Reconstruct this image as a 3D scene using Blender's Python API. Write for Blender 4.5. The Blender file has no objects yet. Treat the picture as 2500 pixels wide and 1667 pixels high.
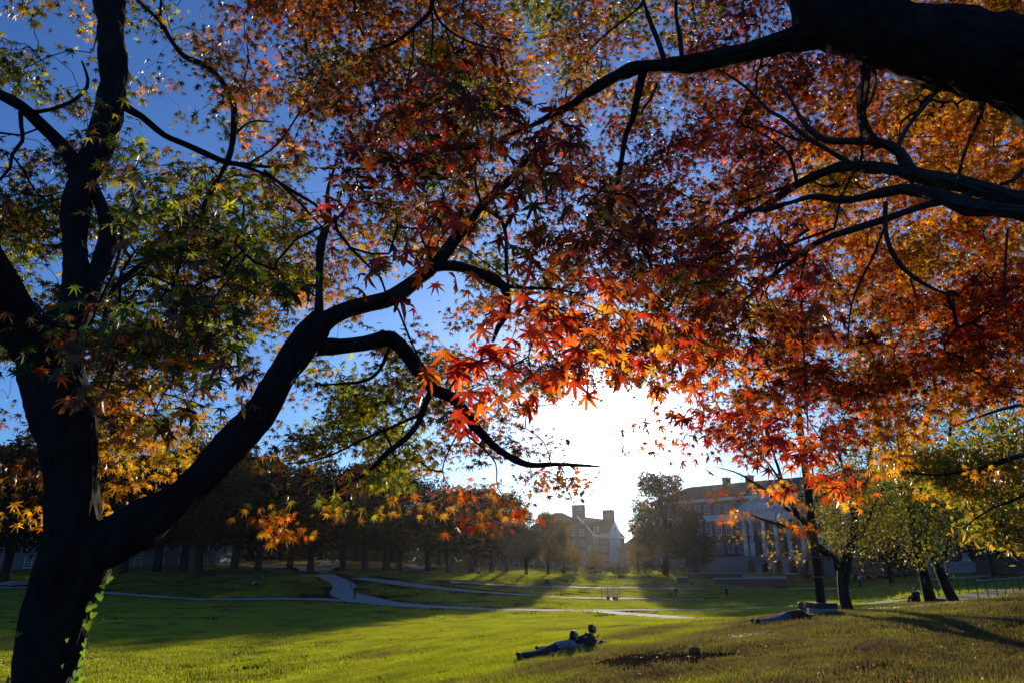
import bpy, math, random
import numpy as np
from mathutils import Vector, Matrix
from mathutils import noise as mnoise
rng = np.random.default_rng(11)
random.seed(11)
R = math.radians
HAZE = 0.00005
scene = bpy.context.scene
COL = scene.collection
# ---------------------------------------------------------------- camera
F, PITCH, CZ = 1740.0, R(17.0), 8.0            # focal length in px of the 2500 px wide photograph; eye 8 m above the datum
cam_d = bpy.data.cameras.new("camera"); cam = bpy.data.objects.new("camera", cam_d); COL.objects.link(cam)
cam.location = (0, 0, CZ); cam.rotation_euler = (R(90) + PITCH, 0, 0)
cam_d.sensor_width = 36.0; cam_d.lens = 36.0 * F / 2500.0
cam_d.clip_start = 0.05; cam_d.clip_end = 9000
scene.camera = cam
scene.render.resolution_x = 1024; scene.render.resolution_y = 682
# ---------------------------------------------------------------- sky and sun
SUN_AZ, SUN_EL = R(7.8), R(9.4)
SUN = Vector((math.sin(SUN_AZ) * math.cos(SUN_EL), math.cos(SUN_AZ) * math.cos(SUN_EL), math.sin(SUN_EL)))
world = bpy.data.worlds.new("World"); scene.world = world; world.use_nodes = True
nt = world.node_tree; nt.nodes.clear()
def N(nt, t, **k):
    n = nt.nodes.new(t)
    for a, v in k.items():
        if a.startswith('i_'):
            key = a[2:]; n.inputs[int(key) if key.isdigit() else key.replace('_', ' ')].default_value = v
        else: setattr(n, a, v)
    return n
L = nt.links.new
sky = N(nt, 'ShaderNodeTexSky', sky_type='NISHITA', sun_disc=False, sun_elevation=SUN_EL, sun_rotation=SUN_AZ)
sky.air_density = 1.0; sky.dust_density = 0.35; sky.ozone_density = 3.0
hs = N(nt, 'ShaderNodeMix', data_type='RGBA', blend_type='MULTIPLY', i_0=1.0); hs.inputs[7].default_value = (0.50, 0.88, 1.55, 1)
bg = N(nt, 'ShaderNodeBackground', i_Strength=0.096)
L(sky.outputs[0], hs.inputs[6]); L(hs.outputs[2], bg.inputs[0])
tc = N(nt, 'ShaderNodeTexCoord')
dt = N(nt, 'ShaderNodeVectorMath', operation='DOT_PRODUCT'); dt.inputs[1].default_value = SUN
nz = N(nt, 'ShaderNodeVectorMath', operation='NORMALIZE'); L(tc.outputs['Generated'], nz.inputs[0]); L(nz.outputs[0], dt.inputs[0])
ac = N(nt, 'ShaderNodeMath', operation='ARCCOSINE'); L(dt.outputs['Value'], ac.inputs[0])
# the bright aureole of forward scattered light round the low sun
def lobe(sig, amp):
    m = N(nt, 'ShaderNodeMath', operation='MULTIPLY', i_1=-1.0 / R(sig)); L(ac.outputs[0], m.inputs[0])
    e = N(nt, 'ShaderNodeMath', operation='EXPONENT'); L(m.outputs[0], e.inputs[0])
    k = N(nt, 'ShaderNodeMath', operation='MULTIPLY', i_1=amp); L(e.outputs[0], k.inputs[0])
    return k
l1, l2 = lobe(1.6, 22.0), lobe(7.0, 0.85)
ad = N(nt, 'ShaderNodeMath', operation='ADD'); L(l1.outputs[0], ad.inputs[0]); L(l2.outputs[0], ad.inputs[1])
bg2 = N(nt, 'ShaderNodeBackground', i_Color=(1.0, 0.93, 0.80, 1)); L(ad.outputs[0], bg2.inputs[1])
sm = N(nt, 'ShaderNodeAddShader'); L(bg.outputs[0], sm.inputs[0]); L(bg2.outputs[0], sm.inputs[1])
l3 = lobe(24.0, 0.38); bg3 = N(nt, 'ShaderNodeBackground', i_Color=(0.40, 0.64, 1.0, 1)); L(l3.outputs[0], bg3.inputs[1])
sm2 = N(nt, 'ShaderNodeAddShader'); L(sm.outputs[0], sm2.inputs[0]); L(bg3.outputs[0], sm2.inputs[1])
wo = N(nt, 'ShaderNodeOutputWorld'); L(sm2.outputs[0], wo.inputs[0])
sun_d = bpy.data.lights.new("sun", 'SUN'); sun_d.energy = 5.0; sun_d.angle = R(0.53); sun_d.color = (1.0, 0.86, 0.66)
sun = bpy.data.objects.new("sun", sun_d); COL.objects.link(sun)
sun.rotation_euler = SUN.to_track_quat('Z', 'Y').to_euler(); sun.location = (0, 0, 60)
vs = scene.view_settings; scene.display_settings.display_device = 'sRGB'
vs.view_transform = 'Standard'; vs.look = 'None'; vs.exposure = 0.0; vs.gamma = 1.0; vs.use_curve_mapping = False
cy = scene.cycles
cy.use_denoising = True; cy.denoiser = 'OPENIMAGEDENOISE'
cy.max_bounces = 8; cy.diffuse_bounces = 3; cy.glossy_bounces = 2; cy.transmission_bounces = 4; cy.transparent_max_bounces = 8; cy.volume_bounces = 0
cy.sample_clamp_indirect = 6.0; cy.sample_clamp_direct = 0.0
cy.use_light_tree = False
# ---------------------------------------------------------------- photograph to place
cP, sP = math.cos(PITCH), math.sin(PITCH)
def P(px, py, Y):
    """the point at forward distance Y that shows at photograph pixel (px, py)"""
    u, v = (px - 1250.0) / F, (833.5 - py) / F
    t = Y / (cP - v * sP)
    return Vector((u * t, Y, CZ + (sP + v * cP) * t))
def dcam(p):
    return p[1] * cP + (p[2] - CZ) * sP
def proj(p):
    d = dcam(p); v = (-(p[1]) * sP + (p[2] - CZ) * cP) / d
    return 1250 + F * p[0] / d, 833.5 - F * v
# ---------------------------------------------------------------- object helpers
def tag(o, label=None, cat=None, group=None, kind=None):
    if label: o['label'] = label
    if cat: o['category'] = cat
    if group: o['group'] = group
    if kind: o['kind'] = kind
    return o
def empty(name, loc=(0, 0, 0), rz=0.0, label=None, cat=None, group=None):
    o = bpy.data.objects.new(name, None); o.location = loc; o.rotation_euler = (0, 0, rz); o.empty_display_size = 0.2
    COL.objects.link(o); return tag(o, label, cat, group)
def link(name, me, parent=None, mat=None):
    o = bpy.data.objects.new(name, me); COL.objects.link(o)
    if mat is not None and not me.materials: me.materials.append(mat)
    if parent is not None: o.parent = parent
    return o
def kids(o): return [c for c in bpy.data.objects if c.parent == o]
def copy_tree(o, parent=None, children=None):
    c = o.copy(); COL.objects.link(c)
    if parent is not None: c.parent = parent
    for ch in (children or {}).get(o.name, ()): copy_tree(ch, c, children)
    return c
def child_map():
    m = {}
    for o in bpy.data.objects:
        if o.parent: m.setdefault(o.parent.name, []).append(o)
    return m
def np_mesh(name, verts, faces_flat, nper, smooth=False):
    """mesh from numpy: every face has nper corners"""
    verts = np.asarray(verts, dtype=np.float32); faces_flat = np.asarray(faces_flat, dtype=np.int32).ravel()
    me = bpy.data.meshes.new(name); me.vertices.add(len(verts)); me.vertices.foreach_set('co', verts.ravel())
    nf = len(faces_flat) // nper
    me.loops.add(len(faces_flat)); me.loops.foreach_set('vertex_index', faces_flat)
    me.polygons.add(nf); me.polygons.foreach_set('loop_start', np.arange(nf, dtype=np.int32) * nper)
    if smooth: me.polygons.foreach_set('use_smooth', np.ones(nf, dtype=bool))
    me.update(calc_edges=True); return me
def set_tint(me, cols):
    a = me.attributes.new('tint', 'FLOAT_COLOR', 'POINT')
    c = np.ones((len(me.vertices), 4), dtype=np.float32); c[:, :3] = cols
    a.data.foreach_set('color', c.ravel())
class MB:
    def __init__(s): s.v = []; s.f = []
    def add(s, vs, fs):
        b = len(s.v); s.v += [tuple(x) for x in vs]; s.f += [tuple(i + b for i in f) for f in fs]; return s
    def box(s, x0, x1, y0, y1, z0, z1):
        return s.add([(x0,y0,z0),(x1,y0,z0),(x1,y1,z0),(x0,y1,z0),(x0,y0,z1),(x1,y0,z1),(x1,y1,z1),(x0,y1,z1)],
                     [(0,3,2,1),(4,5,6,7),(0,1,5,4),(1,2,6,5),(2,3,7,6),(3,0,4,7)])
    def prism(s, poly, y0, y1):
        """polygon in x,z extruded along y"""
        n = len(poly); vs = [(x, y0, z) for x, z in poly] + [(x, y1, z) for x, z in poly]
        return s.add(vs, [tuple(range(n)), tuple(range(2*n-1, n-1, -1))] + [(i, i+n, (i+1) % n + n, (i+1) % n) for i in range(n)])
    def cyl(s, x, y, z0, z1, r0, r1=None, n=12):
        r1 = r0 if r1 is None else r1
        vs = [(x + r0*math.cos(2*math.pi*i/n), y + r0*math.sin(2*math.pi*i/n), z0) for i in range(n)] + \
             [(x + r1*math.cos(2*math.pi*i/n), y + r1*math.sin(2*math.pi*i/n), z1) for i in range(n)]
        return s.add(vs, [tuple(range(n-1, -1, -1)), tuple(range(n, 2*n))] + [(i, (i+1) % n, (i+1) % n + n, i+n) for i in range(n)])
    def tube(s, pts, rad, n=8, wob=0.0, cap=True, ridge=0.0):
        pts = [Vector(p) for p in pts]; m = len(pts); base = len(s.v); up = None; ph = random.uniform(0, 99)
        for i, p in enumerate(pts):
            t = (pts[min(i+1, m-1)] - pts[max(i-1, 0)])
            t = t.normalized() if t.length > 1e-9 else Vector((0, 0, 1))
            if up is None: up = t.orthogonal().normalized()
            up = (up - t * up.dot(t)); up = up.normalized() if up.length > 1e-6 else t.orthogonal().normalized()
            w = t.cross(up)
            for k in range(n):
                a = 2*math.pi*k/n
                rr = rad[i]
                if wob: rr *= 1 + wob * (math.sin(2*a + ph + i*.35) * .5 + math.sin(3*a - i*.6 + ph*2) * .5 + math.sin(5*a + i*1.3) * .35 + random.uniform(-.5, .5) * .5)
                if ridge:
                    q = Vector((math.cos(a)*rr*22, math.sin(a)*rr*22, i*.16 + ph)); rr += ridge*(abs(mnoise.noise(q)) - .25) + ridge*.5*mnoise.noise(q*2.7)
                s.v.append(tuple(p + (up * math.cos(a) + w * math.sin(a)) * rr))
        for i in range(m - 1):
            for k in range(n):
                a, b = base + i*n + k, base + i*n + (k+1) % n
                s.f.append((a, b, b + n, a + n))
        if cap:
            s.f.append(tuple(base + k for k in range(n-1, -1, -1))); s.f.append(tuple(base + (m-1)*n + k for k in range(n)))
        return s
    def mesh(s, name, smooth=False, mat=None):
        me = bpy.data.meshes.new(name); me.from_pydata(s.v, [], s.f)
        if smooth: me.polygons.foreach_set('use_smooth', [True] * len(me.polygons))
        if mat: me.materials.append(mat)
        me.update(); return me
    def build(s, name, mat, parent=None, smooth=False): return link(name, s.mesh(name, smooth, mat), parent)
def catmull(pts, step):
    """resample a polyline of (Vector, value) smoothly"""
    out = []; n = len(pts)
    for i in range(n - 1):
        p0, p1, p2, p3 = pts[max(i-1, 0)], pts[i], pts[i+1], pts[min(i+2, n-1)]
        seg = (p2[0] - p1[0]).length; k = max(1, int(seg / step))
        for j in range(k):
            t = j / k; t2, t3 = t*t, t*t*t
            q = 0.5 * ((2*p1[0]) + (p2[0] - p0[0])*t + (2*p0[0] - 5*p1[0] + 4*p2[0] - p3[0])*t2 + (3*p1[0] - p0[0] - 3*p2[0] + p3[0])*t3)
            out.append((q, p1[1] + (p2[1] - p1[1])*t))
    out.append(pts[-1]); return out
# ---------------------------------------------------------------- materials
def mat_new(name):
    m = bpy.data.materials.new(name); m.use_nodes = True; m.node_tree.nodes.clear(); return m, m.node_tree
def mat_plain(name, col, rough=0.8, noise=0.0, scale=5.0, bump=0.0, bscale=None, metal=0.0, spec=0.3, col2=None, detail=6.0, stretch=None):
    m, t = mat_new(name); o = N(t, 'ShaderNodeOutputMaterial'); b = N(t, 'ShaderNodeBsdfPrincipled')
    b.inputs['Roughness'].default_value = rough; b.inputs['Metallic'].default_value = metal; b.inputs['Specular IOR Level'].default_value = spec
    b.inputs['Base Color'].default_value = (*col, 1); t.links.new(b.outputs[0], o.inputs[0])
    tc = N(t, 'ShaderNodeTexCoord'); src = tc.outputs['Object']
    if stretch:
        mp = N(t, 'ShaderNodeMapping'); mp.inputs['Scale'].default_value = stretch; t.links.new(src, mp.inputs[0]); src = mp.outputs[0]
    if noise or col2:
        nn = N(t, 'ShaderNodeTexNoise', i_Scale=scale, i_Detail=detail, i_Roughness=0.65); t.links.new(src, nn.inputs['Vector'])
        c2 = col2 or tuple(max(0, c * (1 - noise)) for c in col); c1 = col if col2 else tuple(min(1, c * (1 + noise)) for c in col)
        r = N(t, 'ShaderNodeValToRGB'); r.color_ramp.elements[0].position = 0.36; r.color_ramp.elements[1].position = 0.64
        r.color_ramp.elements[0].color = (*c2, 1); r.color_ramp.elements[1].color = (*c1, 1)
        t.links.new(nn.outputs[0], r.inputs[0]); t.links.new(r.outputs[0], b.inputs['Base Color'])
    if bump:
        bn = N(t, 'ShaderNodeTexNoise', i_Scale=bscale or scale * 4, i_Detail=8.0, i_Roughness=0.7); t.links.new(src, bn.inputs['Vector'])
        bb = N(t, 'ShaderNodeBump', i_Strength=bump, i_Distance=0.05); t.links.new(bn.outputs[0], bb.inputs['Height']); t.links.new(bb.outputs[0], b.inputs['Normal'])
    return m
def mat_leaf(name, trans=1.0, refl=0.35, gloss=0.12, rough=0.33, objcol=False, ns=45.0):
    """thin leaf: reflects a little, lets light through, waxy sheen; colour from the tint attribute"""
    m, t = mat_new(name); o = N(t, 'ShaderNodeOutputMaterial')
    at = N(t, 'ShaderNodeAttribute', attribute_name='tint'); col = at.outputs['Color']
    if objcol:
        oi = N(t, 'ShaderNodeObjectInfo'); mx = N(t, 'ShaderNodeMix', data_type='RGBA', blend_type='MULTIPLY', i_0=1.0)
        t.links.new(col, mx.inputs[6]); t.links.new(oi.outputs['Color'], mx.inputs[7]); col = mx.outputs[2]
    tcn = N(t, 'ShaderNodeTexCoord'); nn = N(t, 'ShaderNodeTexNoise', i_Scale=ns, i_Detail=3.0); t.links.new(tcn.outputs['Object'], nn.inputs['Vector'])
    mr = N(t, 'ShaderNodeMapRange', i_1=0.3, i_2=0.7, i_3=0.6, i_4=1.25); t.links.new(nn.outputs[0], mr.inputs[0])
    va = N(t, 'ShaderNodeVectorMath', operation='SCALE'); t.links.new(col, va.inputs[0]); t.links.new(mr.outputs[0], va.inputs['Scale'])
    def sc(f):
        v = N(t, 'ShaderNodeVectorMath', operation='SCALE'); v.inputs['Scale'].default_value = f; t.links.new(va.outputs[0], v.inputs[0]); return v.outputs[0]
    d = N(t, 'ShaderNodeBsdfDiffuse'); t.links.new(sc(refl), d.inputs[0])
    tr = N(t, 'ShaderNodeBsdfTranslucent'); t.links.new(sc(trans), tr.inputs[0])
    ads = N(t, 'ShaderNodeAddShader'); t.links.new(d.outputs[0], ads.inputs[0]); t.links.new(tr.outputs[0], ads.inputs[1])
    g = N(t, 'ShaderNodeBsdfGlossy', i_Roughness=rough); g.inputs[0].default_value = (0.9, 0.9, 0.9, 1)
    fr = N(t, 'ShaderNodeLayerWeight', i_Blend=0.35)
    mf = N(t, 'ShaderNodeMapRange', i_1=0.0, i_2=1.0, i_3=gloss * 0.25, i_4=gloss * 3.0); t.links.new(fr.outputs['Facing'], mf.inputs[0])
    ms = N(t, 'ShaderNodeMixShader'); t.links.new(mf.outputs[0], ms.inputs[0]); t.links.new(ads.outputs[0], ms.inputs[1]); t.links.new(g.outputs[0], ms.inputs[2])
    t.links.new(ms.outputs[0], o.inputs[0]); return m
M = {}
M['bark'] = mat_plain('bark', (0.036, 0.024, 0.016), 0.9, 0.6, 14, 1.0, 60, stretch=(1, 1, 0.3))
M['bark_lit'] = mat_plain('bark_lit', (0.075, 0.060, 0.045), 0.85, 0.35, 18, 0.7, 70)  # paler than bark: the limb's lit underside put into the colour
M['bark_far'] = mat_plain('bark_far', (0.032, 0.024, 0.018), 0.95, 0.3, 3)
M['leaf'] = mat_leaf('maple_leaf', 1.05, 0.13, 0.045, 0.36)
M['leaf_big'] = mat_leaf('maple_leaf_near', 1.05, 0.13, 0.045, 0.34, ns=1.6)
M['leaf_far'] = mat_leaf('tree_leaf', 0.55, 0.28, 0.02, 0.5, objcol=True)
M['ivy'] = mat_leaf('ivy_leaf', 1.1, 0.35, 0.08)
M['grassblade'] = None
# ---------------------------------------------------------------- terrain
CTRL = [(1650,1462,105),(865,1461,98),(1385,1490,75),(500,1455,98),(0,1434,120),(500,1500,62),(0,1500,60),(1000,1520,55),(600,1585,37),
 (0,1600,34),(600,1667,26),(0,1667,26),(1000,1667,19),(1250,1667,14.5),(1000,1600,26),(1330,1600,18.5),(1600,1667,11),(1900,1667,9.3),(2500,1667,8),
 (1600,1600,14),(1900,1600,12),(2500,1600,10),(1250,1540,34),(1500,1540,27),(1700,1540,21.5),(2100,1540,15),(2500,1540,12),(1400,1520,45),
 (1700,1515,34),(1850,1513,22),(1950,1509,20),(2030,1500,20.5),(2250,1480,21),(2500,1460,19.5),(2400,1472,20),(2140,1491,20.5),
 (2000,1474,70),(2170,1470,65),(1800,1486,70),(2400,1445,60),(2250,1450,60),(2450,1462,36),(2250,1478,36),(2050,1495,36),(1900,1512,36),
 (1290,1425,125),(1450,1434,125),(1700,1436,125),(1900,1436,136),(1150,1396,140),(850,1392,135),(500,1374,155),(500,1402,120),(0,1420,128),(0,1403,140),
 (1450,1400,165),(1450,1385,230),(1450,1382,300),(1900,1399,170),(1700,1400,170),(1900,1398,200),(2300,1402,105),(800,1369,170),(100,1366,200),(2400,1392,150),
 (1235,1396,138),(970,1392,138),(700,1391,136),(1050,1410,118),(700,1415,115),(300,1405,120)]
_c = [P(*c) for c in CTRL]
def _q(x, y):
    x = np.asarray(x, float); y = np.asarray(y, float)
    r = np.hypot(x, y); az = np.clip(np.arctan2(x, np.maximum(y, 1e-3)), -0.72, 0.72)
    az = np.where(y <= 0, np.sign(x) * 0.72, az)
    return np.stack([az * 1.9, np.log(np.clip(r, 6.5, 330.0))], -1)
_cx = np.array([c.x for c in _c] + [0, -60, 60, -80, 120]); _cy = np.array([c.y for c in _c] + [6.5, 320, 320, 250, 250]); _cz = np.array([c.z for c in _c] + [6.45, 6.5, 6.0, 7.6, 6.0])
_cq = _q(_cx, _cy)
def _k(a, b):
    d = np.linalg.norm(a[:, None, :] - b[None, :, :], axis=-1); return -d
_A = np.zeros((len(_cq)+3,)*2); _A[:len(_cq), :len(_cq)] = _k(_cq, _cq) - 0.004*np.eye(len(_cq))
_A[:len(_cq), -3] = 1; _A[:len(_cq), -2:] = _cq; _A[-3, :len(_cq)] = 1; _A[-2:, :len(_cq)] = _cq.T
_w = np.linalg.solve(_A, np.concatenate([_cz, [0, 0, 0]]))
def gz(x, y):
    """height of the ground"""
    sc_ = np.ndim(x) == 0
    x = np.atleast_1d(np.asarray(x, float)); y = np.atleast_1d(np.asarray(y, float)); out = np.empty(x.shape); xf, yf, of = x.ravel(), y.ravel(), out.ravel()
    for i in range(0, len(xf), 40000):
        q = _q(xf[i:i+40000], yf[i:i+40000])
        of[i:i+40000] = _k(q, _cq) @ _w[:len(_cq)] + _w[-3] + q @ _w[-2:]
    of = np.clip(of, 1.5, 9.0); r = np.hypot(xf, yf)
    near = np.clip((9 - r) / 3.5, 0, 1)
    of = of * (1 - near) + 6.4 * near
    of = of + 0.02*np.sin(xf*1.7 + 1.3*np.sin(yf*0.9)) * np.clip(r/8, 0, 1)
    res = of.reshape(x.shape); return float(res[0]) if sc_ else res
def G(px, py):
    """where the sight line through a pixel meets the ground"""
    d = P(px, py, 1.0) - Vector((0, 0, CZ)); ts = np.exp(np.linspace(math.log(6), math.log(600), 900))
    z = CZ + d.z*ts; g = gz(d.x*ts, ts); h = np.nonzero(z <= g)[0]
    if not len(h): t = 400.0
    else:
        i = h[0]; t = ts[i]
        if i:
            a, b = z[i-1]-g[i-1], z[i]-g[i]; t = ts[i-1] + (ts[i]-ts[i-1]) * a/(a-b+1e-9)
    return Vector((d.x*t, t, gz(d.x*t, t)))
def gnormal(x, y, e=0.6):
    return Vector((gz(x-e, y)-gz(x+e, y), gz(x, y-e)-gz(x, y+e), 2*e)).normalized()
azs = np.concatenate([np.linspace(-180, -50, 27)[:-1], np.linspace(-50, 50, 401), np.linspace(50, 180, 27)[1:-1]]) * math.pi/180
rs = np.concatenate([[0.4], np.exp(np.linspace(math.log(1.5), math.log(420), 300)), [560, 760, 1000]])
AA, RR = np.meshgrid(azs, rs); gx, gy = RR*np.sin(AA), RR*np.cos(AA)
vz = gz(gx, gy); V = np.stack([gx, gy, vz], -1).reshape(-1, 3)
na, nr = len(azs), len(rs)
I, J = np.meshgrid(np.arange(nr-1), np.arange(na), indexing='ij'); J2 = (J+1) % na
faces = np.stack([I*na+J, (I+1)*na+J, (I+1)*na+J2, I*na+J2], -1)[..., ::-1]
me = np_mesh('lawn', V, faces, 4, True)
# soil and thatch under the blades
m, t = mat_new('lawn_ground'); o = N(t, 'ShaderNodeOutputMaterial'); b = N(t, 'ShaderNodeBsdfPrincipled', i_Roughness=0.95); b.inputs['Specular IOR Level'].default_value = 0.0
tcn = N(t, 'ShaderNodeTexCoord'); n1 = N(t, 'ShaderNodeTexNoise', i_Scale=0.35, i_Detail=9.0, i_Roughness=0.7); n2 = N(t, 'ShaderNodeTexNoise', i_Scale=14.0, i_Detail=4.0)
t.links.new(tcn.outputs['Object'], n1.inputs['Vector']); t.links.new(tcn.outputs['Object'], n2.inputs['Vector'])
r1 = N(t, 'ShaderNodeValToRGB'); r1.color_ramp.elements[0].position = .38; r1.color_ramp.elements[1].position = .62
r1.color_ramp.elements[0].color = (0.022, 0.018, 0.010, 1); r1.color_ramp.elements[1].color = (0.018, 0.026, 0.006, 1); t.links.new(n1.outputs[0], r1.inputs[0])
mx = N(t, 'ShaderNodeMix', data_type='RGBA', blend_type='MULTIPLY', i_0=0.6); t.links.new(r1.outputs[0], mx.inputs[6]); t.links.new(n2.outputs[0], mx.inputs[7])
t.links.new(mx.outputs[2], b.inputs['Base Color']); bb = N(t, 'ShaderNodeBump', i_Strength=0.6, i_Distance=0.05); t.links.new(n2.outputs[0], bb.inputs['Height']); t.links.new(bb.outputs[0], b.inputs['Normal'])
t.links.new(b.outputs[0], o.inputs[0])
lawn = link('lawn', me, None, m); tag(lawn, kind='structure')
# ---------------------------------------------------------------- paths
M['concrete'] = mat_plain('path_concrete', (0.33, 0.30, 0.26), 0.9, 0.15, 1.2, 0.2, 20, spec=0.1)
PATHS = {  # centre line in the photograph and width in metres
 'main': ([(-60,1431),(0,1434),(250,1446),(600,1461),(850,1466),(1000,1478),(1200,1486),(1400,1490),(1500,1495),(1600,1503),(1690,1510)], [2.2,2.2,2.2,2.2,3.4,3.6,3.2,3.4,2.6,2.3,0.8]),
 'curved': ([(790,1402),(812,1411),(838,1425),(842,1438),(838,1449),(862,1459),(930,1469)], [3.5,3.5,3.4,3.6,3.6,4.5,3.0]),
 'upper': ([(875,1410),(930,1417),(1000,1427),(1100,1438),(1200,1446),(1300,1453),(1400,1458),(1500,1460),(1600,1461),(1720,1461)], [2.8]*10),
 'cross': ([(1100,1420),(1200,1426),(1350,1432),(1470,1434),(1570,1434),(1700,1436),(1900,1437),(2050,1437)], [2.5]*8),
 'lower': ([(1385,1489),(1600,1489),(1730,1487),(1900,1481),(2060,1474),(2190,1469)], [2.4]*6),
 'far': ([(470,1370),(540,1375),(640,1382),(740,1383),(800,1378),(850,1368),(930,1367)], [3.0,3.5,4.5,4.5,4,4,2.0]),
 'loop': ([(765,1386),(850,1384),(1000,1381),(1100,1382)], [1.6]*4),
 'fork': ([(895,1367),(960,1373),(1010,1381),(1050,1380),(1110,1377)], [2.6]*5),
 'fork_top': ([(1000,1369),(1060,1374),(1110,1378),(1180,1379)], [1.8]*4),
 'side': ([(-60,1425),(30,1422),(110,1421)], [6,6,5]),
}
PSEG = []
def ribbon(name, pts, wid, mat, lift=0.03, step=1.2):
    line = catmull([(Vector((p.x, p.y, 0)), w) for p, w in zip(pts, wid)], step)
    lv, fs = [], []
    for i, (p, w) in enumerate(line):
        a, c = line[max(i-1, 0)][0], line[min(i+1, len(line)-1)][0]; tdir = (c-a); tdir = tdir.normalized() if tdir.length > 0 else Vector((1, 0, 0)); nrm = Vector((-tdir.y, tdir.x, 0))
        for k in range(5):
            s = (k/4 - .5) * w; q = p + nrm*s; lv.append((q.x, q.y, gz(q.x, q.y) + lift))
        if i: fs += [(5*(i-1)+k, 5*(i-1)+k+1, 5*i+k+1, 5*i+k) for k in range(4)]
        PSEG.append((p.x, p.y, w))
    mb = MB(); mb.add(lv, fs); return mb.build(name, mat, None, True)
for i, (k, (pl, wd)) in enumerate(PATHS.items()):
    pts = [G(*q) for q in pl]
    o = ribbon('path', pts, wd, M['concrete'], 0.03 + 0.004*i); tag(o, kind='structure')
PSEG = np.array(PSEG)
def on_path(x, y, pad=0.0):
    hit = np.zeros(len(x), bool)
    for i in range(0, len(x), 4000):
        d = np.hypot(x[i:i+4000, None] - PSEG[None, :, 0], y[i:i+4000, None] - PSEG[None, :, 1]); hit[i:i+4000] = (d < PSEG[None, :, 2]/2 + pad).any(1)
    return hit
# bare earth patch
M['dirt'] = mat_plain('bare_earth', (0.040, 0.026, 0.020), 0.95, 0.7, 9, 1.0, 40, spec=0.0)
dirt_c = G(1590, 1617); dirt_hits = [G(*q) for q in [(1432,1622),(1480,1604),(1560,1597),(1680,1590),(1760,1592),(1775,1606),(1720,1622),(1640,1632),(1560,1640),(1480,1634)]]
dv = [(dirt_c.x, dirt_c.y, gz(dirt_c.x, dirt_c.y) + .02)]; nd = 60; dpoly = []
for ring in range(1, 9):
    for k in range(nd):
        f = k/nd*len(dirt_hits); i0 = int(f); a, c = dirt_hits[i0 % len(dirt_hits)], dirt_hits[(i0+1) % len(dirt_hits)]; q = a.lerp(c, f-i0)
        s = ring/8 * (1 + (0.10*math.sin(k*1.9)+.08*math.sin(k*4.1) if ring == 8 else 0))
        x, y = dirt_c.x + (q.x-dirt_c.x)*s, dirt_c.y + (q.y-dirt_c.y)*s
        dv.append((x, y, gz(x, y) + (.03*(1-ring/8)+.012) + random.uniform(0, .02)*(ring < 8)))
        if ring == 8: dpoly.append((x, y))
df = [(0, 1+k, 1+(k+1) % nd) for k in range(nd)] + [(1+(r-1)*nd+k, 1+r*nd+k, 1+r*nd+(k+1) % nd, 1+(r-1)*nd+(k+1) % nd) for r in range(1, 8) for k in range(nd)]
o = MB().add(dv, df).build('bare_earth', M['dirt'], None, True); tag(o, kind='structure')
dpoly = np.array(dpoly)
def in_dirt(x, y):
    ins = np.zeros(len(x), bool); n = len(dpoly)
    for i in range(n):
        x1, y1 = dpoly[i]; x2, y2 = dpoly[(i+1) % n]; c = ((y1 > y) != (y2 > y)) & (x < (x2-x1)*(y-y1)/(y2-y1+1e-12)+x1); ins ^= c
    return ins
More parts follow.
